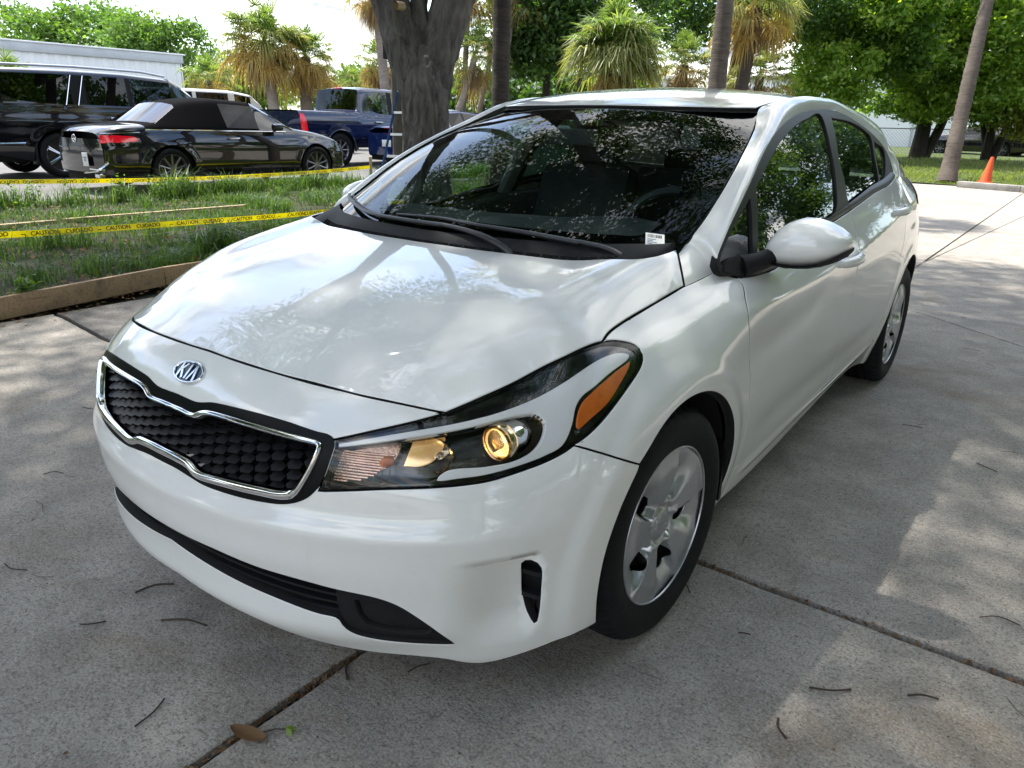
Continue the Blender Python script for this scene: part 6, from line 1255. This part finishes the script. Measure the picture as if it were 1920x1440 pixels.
for lb,x,y,h in(('pale wooden stake holding the far tape beside the convertible nose',-9.73,8.78,.52),('wooden stake holding the near tape seen through the windscreen',-5.60,7.25,.50)):
    st_=tag(MB().box((0,0,h/2-.05),(.045,.045,h+.1),bev=.004).build('stake','pale_wood'),lb,'stake');st_.location=(x,y,.08)
# ---- ladder, bin, cone
plain('ladder_blue',(.03,.12,.33),.45,.1,20);plain('aluminium',(.62,.63,.64),.35,.08,20,Metallic=.8);plain('bin_green',(.012,.05,.035),.55,.2,8);plain('cone_orange',(.85,.10,.015),.5,.08,12)
ld=thing('ladder','blue step ladder with silver treads leaning on the oak trunk','ladder',(0,0,0));a0,a1=np.array([-6.22,5.62,.05]),np.array([-6.42,6.34,1.95]);o=np.array([.80,.60,0])*.20
for sgn in(-1,1): MB().tube([a0+o*sgn*1.25+o,a1+o*sgn*.8+o],.022,6,flat=.6).build('rail','ladder_blue',ld)
for i in range(6):
    t=.10+.15*i;c=a0+(a1-a0)*t+o;MB().box(c,(.36,.075,.03),rz=math.atan2(o[1],o[0])).build('tread','aluminium',ld,False)
bn=thing('wheelie_bin','dark green bin with a sloped lid seen through the windscreen','bin',(-4.98,7.75,.05),math.radians(37));MB().box((0,0,.55),(.80,.72,1.0),bev=.03).build('body','bin_green',bn);MB().box((0,-.03,1.12),(.86,.80,.10),R=np.array(Matrix.Rotation(math.radians(6),3,'X')),bev=.03).build('lid','bin_green',bn)
for s in(-.3,0,.3): MB().box((s,-.365,.55),(.03,.02,.86)).build('rib','bin_green',bn)
for s in(-1,1): MB().lathe([(.02,-.03),(.10,-.03),(.11,0),(.10,.03),(.02,.03)],20,'x',(s*.40,.34,.10)).build('wheel','rubber',bn)
cn=thing('traffic_cone','orange traffic cone tilted beside the kerb on the lawn','traffic cone',(-.63,21.1,.10),0);cn.rotation_euler=(0,math.radians(4),0)
MB().box((0,0,.02),(.33,.33,.04),bev=.012).build('base','cone_orange',cn);MB().lathe([(.14,.04),(.13,.055),(.042,.61),(.032,.63),(.0,.635)],28).build('body','cone_orange',cn)
# ---- paper tag inside the windscreen
def price_tag():
    q=[(.616,.997),(.664,.990),(.671,.957),(.628,.962)];P=wscreen(np.array([a for a,_ in q]),np.array([b for _,b in q]))+np.array([0,-.010,.006]);o=P[3];x=P[2]-P[3];y=P[0]-P[3];W_,H_=np.linalg.norm(x),np.linalg.norm(y);x/=W_;N=np.cross(x,y);N/=np.linalg.norm(N);N*=1 if N[1]<0 else -1;y=np.cross(N,x)
    t=thing('paper_tag','small white barcode tag stuck at the lower corner of the windscreen','tag',(0,0,0));M=np.array(frame(o,x,y,N));ap=lambda a:(np.c_[np.array(a,float),np.ones(len(a))]@M.T)[:,:3]
    mk('sheet',ap([(0,0,0),(W_,0,0),(W_,H_,0),(0,H_,0)]),[(0,1,2,3)],'plate_white',t,False)
    X=.006
    while X<W_-.008:
        b=RNG.choice([.0009,.0016,.0024]);mk('barcode_bar',ap([(X,H_*.74,.0005),(X+b,H_*.74,.0005),(X+b,H_*.92,.0005),(X,H_*.92,.0005)]),[(0,1,2,3)],'tape_print',t,False);X+=b+RNG.choice([.0010,.0017])
    for i,l in enumerate((.45,.3,.5,.25,.4,.7,.6)): mk('print_line',ap([(.005,H_*(.62-.085*i),.0005),(.005+W_*l,H_*(.62-.085*i),.0005),(.005+W_*l,H_*(.655-.085*i),.0005),(.005,H_*(.655-.085*i),.0005)]),[(0,1,2,3)],'plate_print',t,False)
price_tag()
# ---- twigs and leaves on the concrete
plain('twig_brown',(.045,.030,.020),.85,.3,40)
for i,(x,y,l,a) in enumerate([(-.344,-.747,.10,1.1),(-.136,-.78,.13,.5),(-.762,-.946,.09,.3),(-.321,-.928,.06,.9),(.345,-.627,.07,2.3),(.474,-.517,.06,1.2),(1.06,.121,.03,.4),(1.45,1.765,.09,2.6),(1.122,2.06,.08,.2),(1.485,.159,.07,.5),(1.30,.05,.10,.6),(.84,.22,.07,2.5),(-1.325,-.605,.07,.8),(-.9,-.5,.08,.7),(.1,-1.0,.09,1.9),(1.25,-.15,.06,2.2),(1.6,.62,.1,.3),(1.9,1.2,.12,2.0),(-1.9,-.2,.1,.4),(-2.4,.1,.08,1.4),(-1.7,-.9,.07,2.7),(1.7,2.9,.1,.8),(1.5,4.2,.12,.5),(2.2,3.0,.1,2.4)]):
    d=np.array([math.cos(a),math.sin(a)]);c=np.array([x,y]);m=c+np.array([-d[1],d[0]])*l*RNG.uniform(-.18,.18);P=[(*(c-d*l/2),.004),(*m,.0075),(*(c+d*l/2),.004)];o=MB().tube(rough_curve(P,l/6),RNG.uniform(.0016,.003),5).build('twig','twig_brown');tag(o,'thin brown twig lying on the bare concrete','twig','twigs on the concrete')
lf=thing('dead_leaf','curled tan leaf on the joint at the bottom of the photo','leaf',(0,0,0));u=np.linspace(-1,1,13);V=[]
for a in u:
    w=.017*(1-a*a)**.7
    for b in(-1,-.3,.3,1): V.append((.335+a*.045+b*w*.5,-.905+a*.014-b*w,.004+.010*abs(b)+.006*a*a))
mk('blade',np.array(V),np.array([(i*4+j,(i+1)*4+j,(i+1)*4+j+1,i*4+j+1) for i in range(12) for j in range(3)]),'dry_leaf',lf,True)
sp_=thing('sprig','small green sprig with two buds by the tan leaf','sprig',(0,0,0));MB().tube([(.345,-.885,.004),(.37,-.86,.012),(.395,-.838,.008)],.0016,5).build('stem','twig_brown',sp_);leaves('bud',np.array([(.392,-.838,.010),(.405,-.834,.010),(.398,-.846,.010)]),.024,'leaf_light',sp_,1.,.7)
n=1500;x=RNG.uniform(-3.7,5.5,n);y=RNG.uniform(-1.7,14,n);k=~((np.abs(x)<.86)&(y>-.85)&(y<3.6))&(RNG.uniform(0,1,n)<.25+.75*patchy(x*1.4,y*1.2));x,y=x[k],y[k];tag(leaves('debris',np.column_stack([x,y,np.full(len(x),.0035)]),.011,'dry_leaf',None,4.,.6),kind='stuff')
n=900;a=RNG.uniform(0,1,n);h=a<.45;x=np.where(h,.31+RNG.normal(0,.006,n),RNG.uniform(-3,4.5,n));y=np.where(h,RNG.uniform(-1.6,.3,n),.381+RNG.normal(0,.006,n));tag(leaves('joint_debris',np.column_stack([x,y,RNG.uniform(-.012,.002,n)]),.016,'dry_leaf',None,2.,.5),kind='stuff')
n=260;x=RNG.uniform(-3.4,4.5,n);y=RNG.uniform(-1.6,9,n);a=RNG.uniform(0,6.28,n);l=RNG.uniform(.015,.05,n);k=~((np.abs(x)<.86)&(y>-.85)&(y<3.6));mbt=MB()
for i in np.where(k)[0]:
    d=np.array([math.cos(a[i]),math.sin(a[i])])*l[i];c=np.array([x[i],y[i]]);b=np.array([-d[1],d[0]])*RNG.uniform(-.3,.3);mbt.tube([(*(c-d),.002),(*(c+b),.004),(*(c+d),.002)],.0009,4,cap=False)
tag(mbt.build('pine_needles','twig_brown'),kind='stuff')
n=500;y=RNG.uniform(-3,5,n);x=board_x(y)+.02+np.abs(RNG.normal(0,.10,n));tag(leaves('leaf_litter',np.column_stack([x,y,np.full(n,.007)]),.03,'dry_leaf',None,3.,.55),kind='stuff')
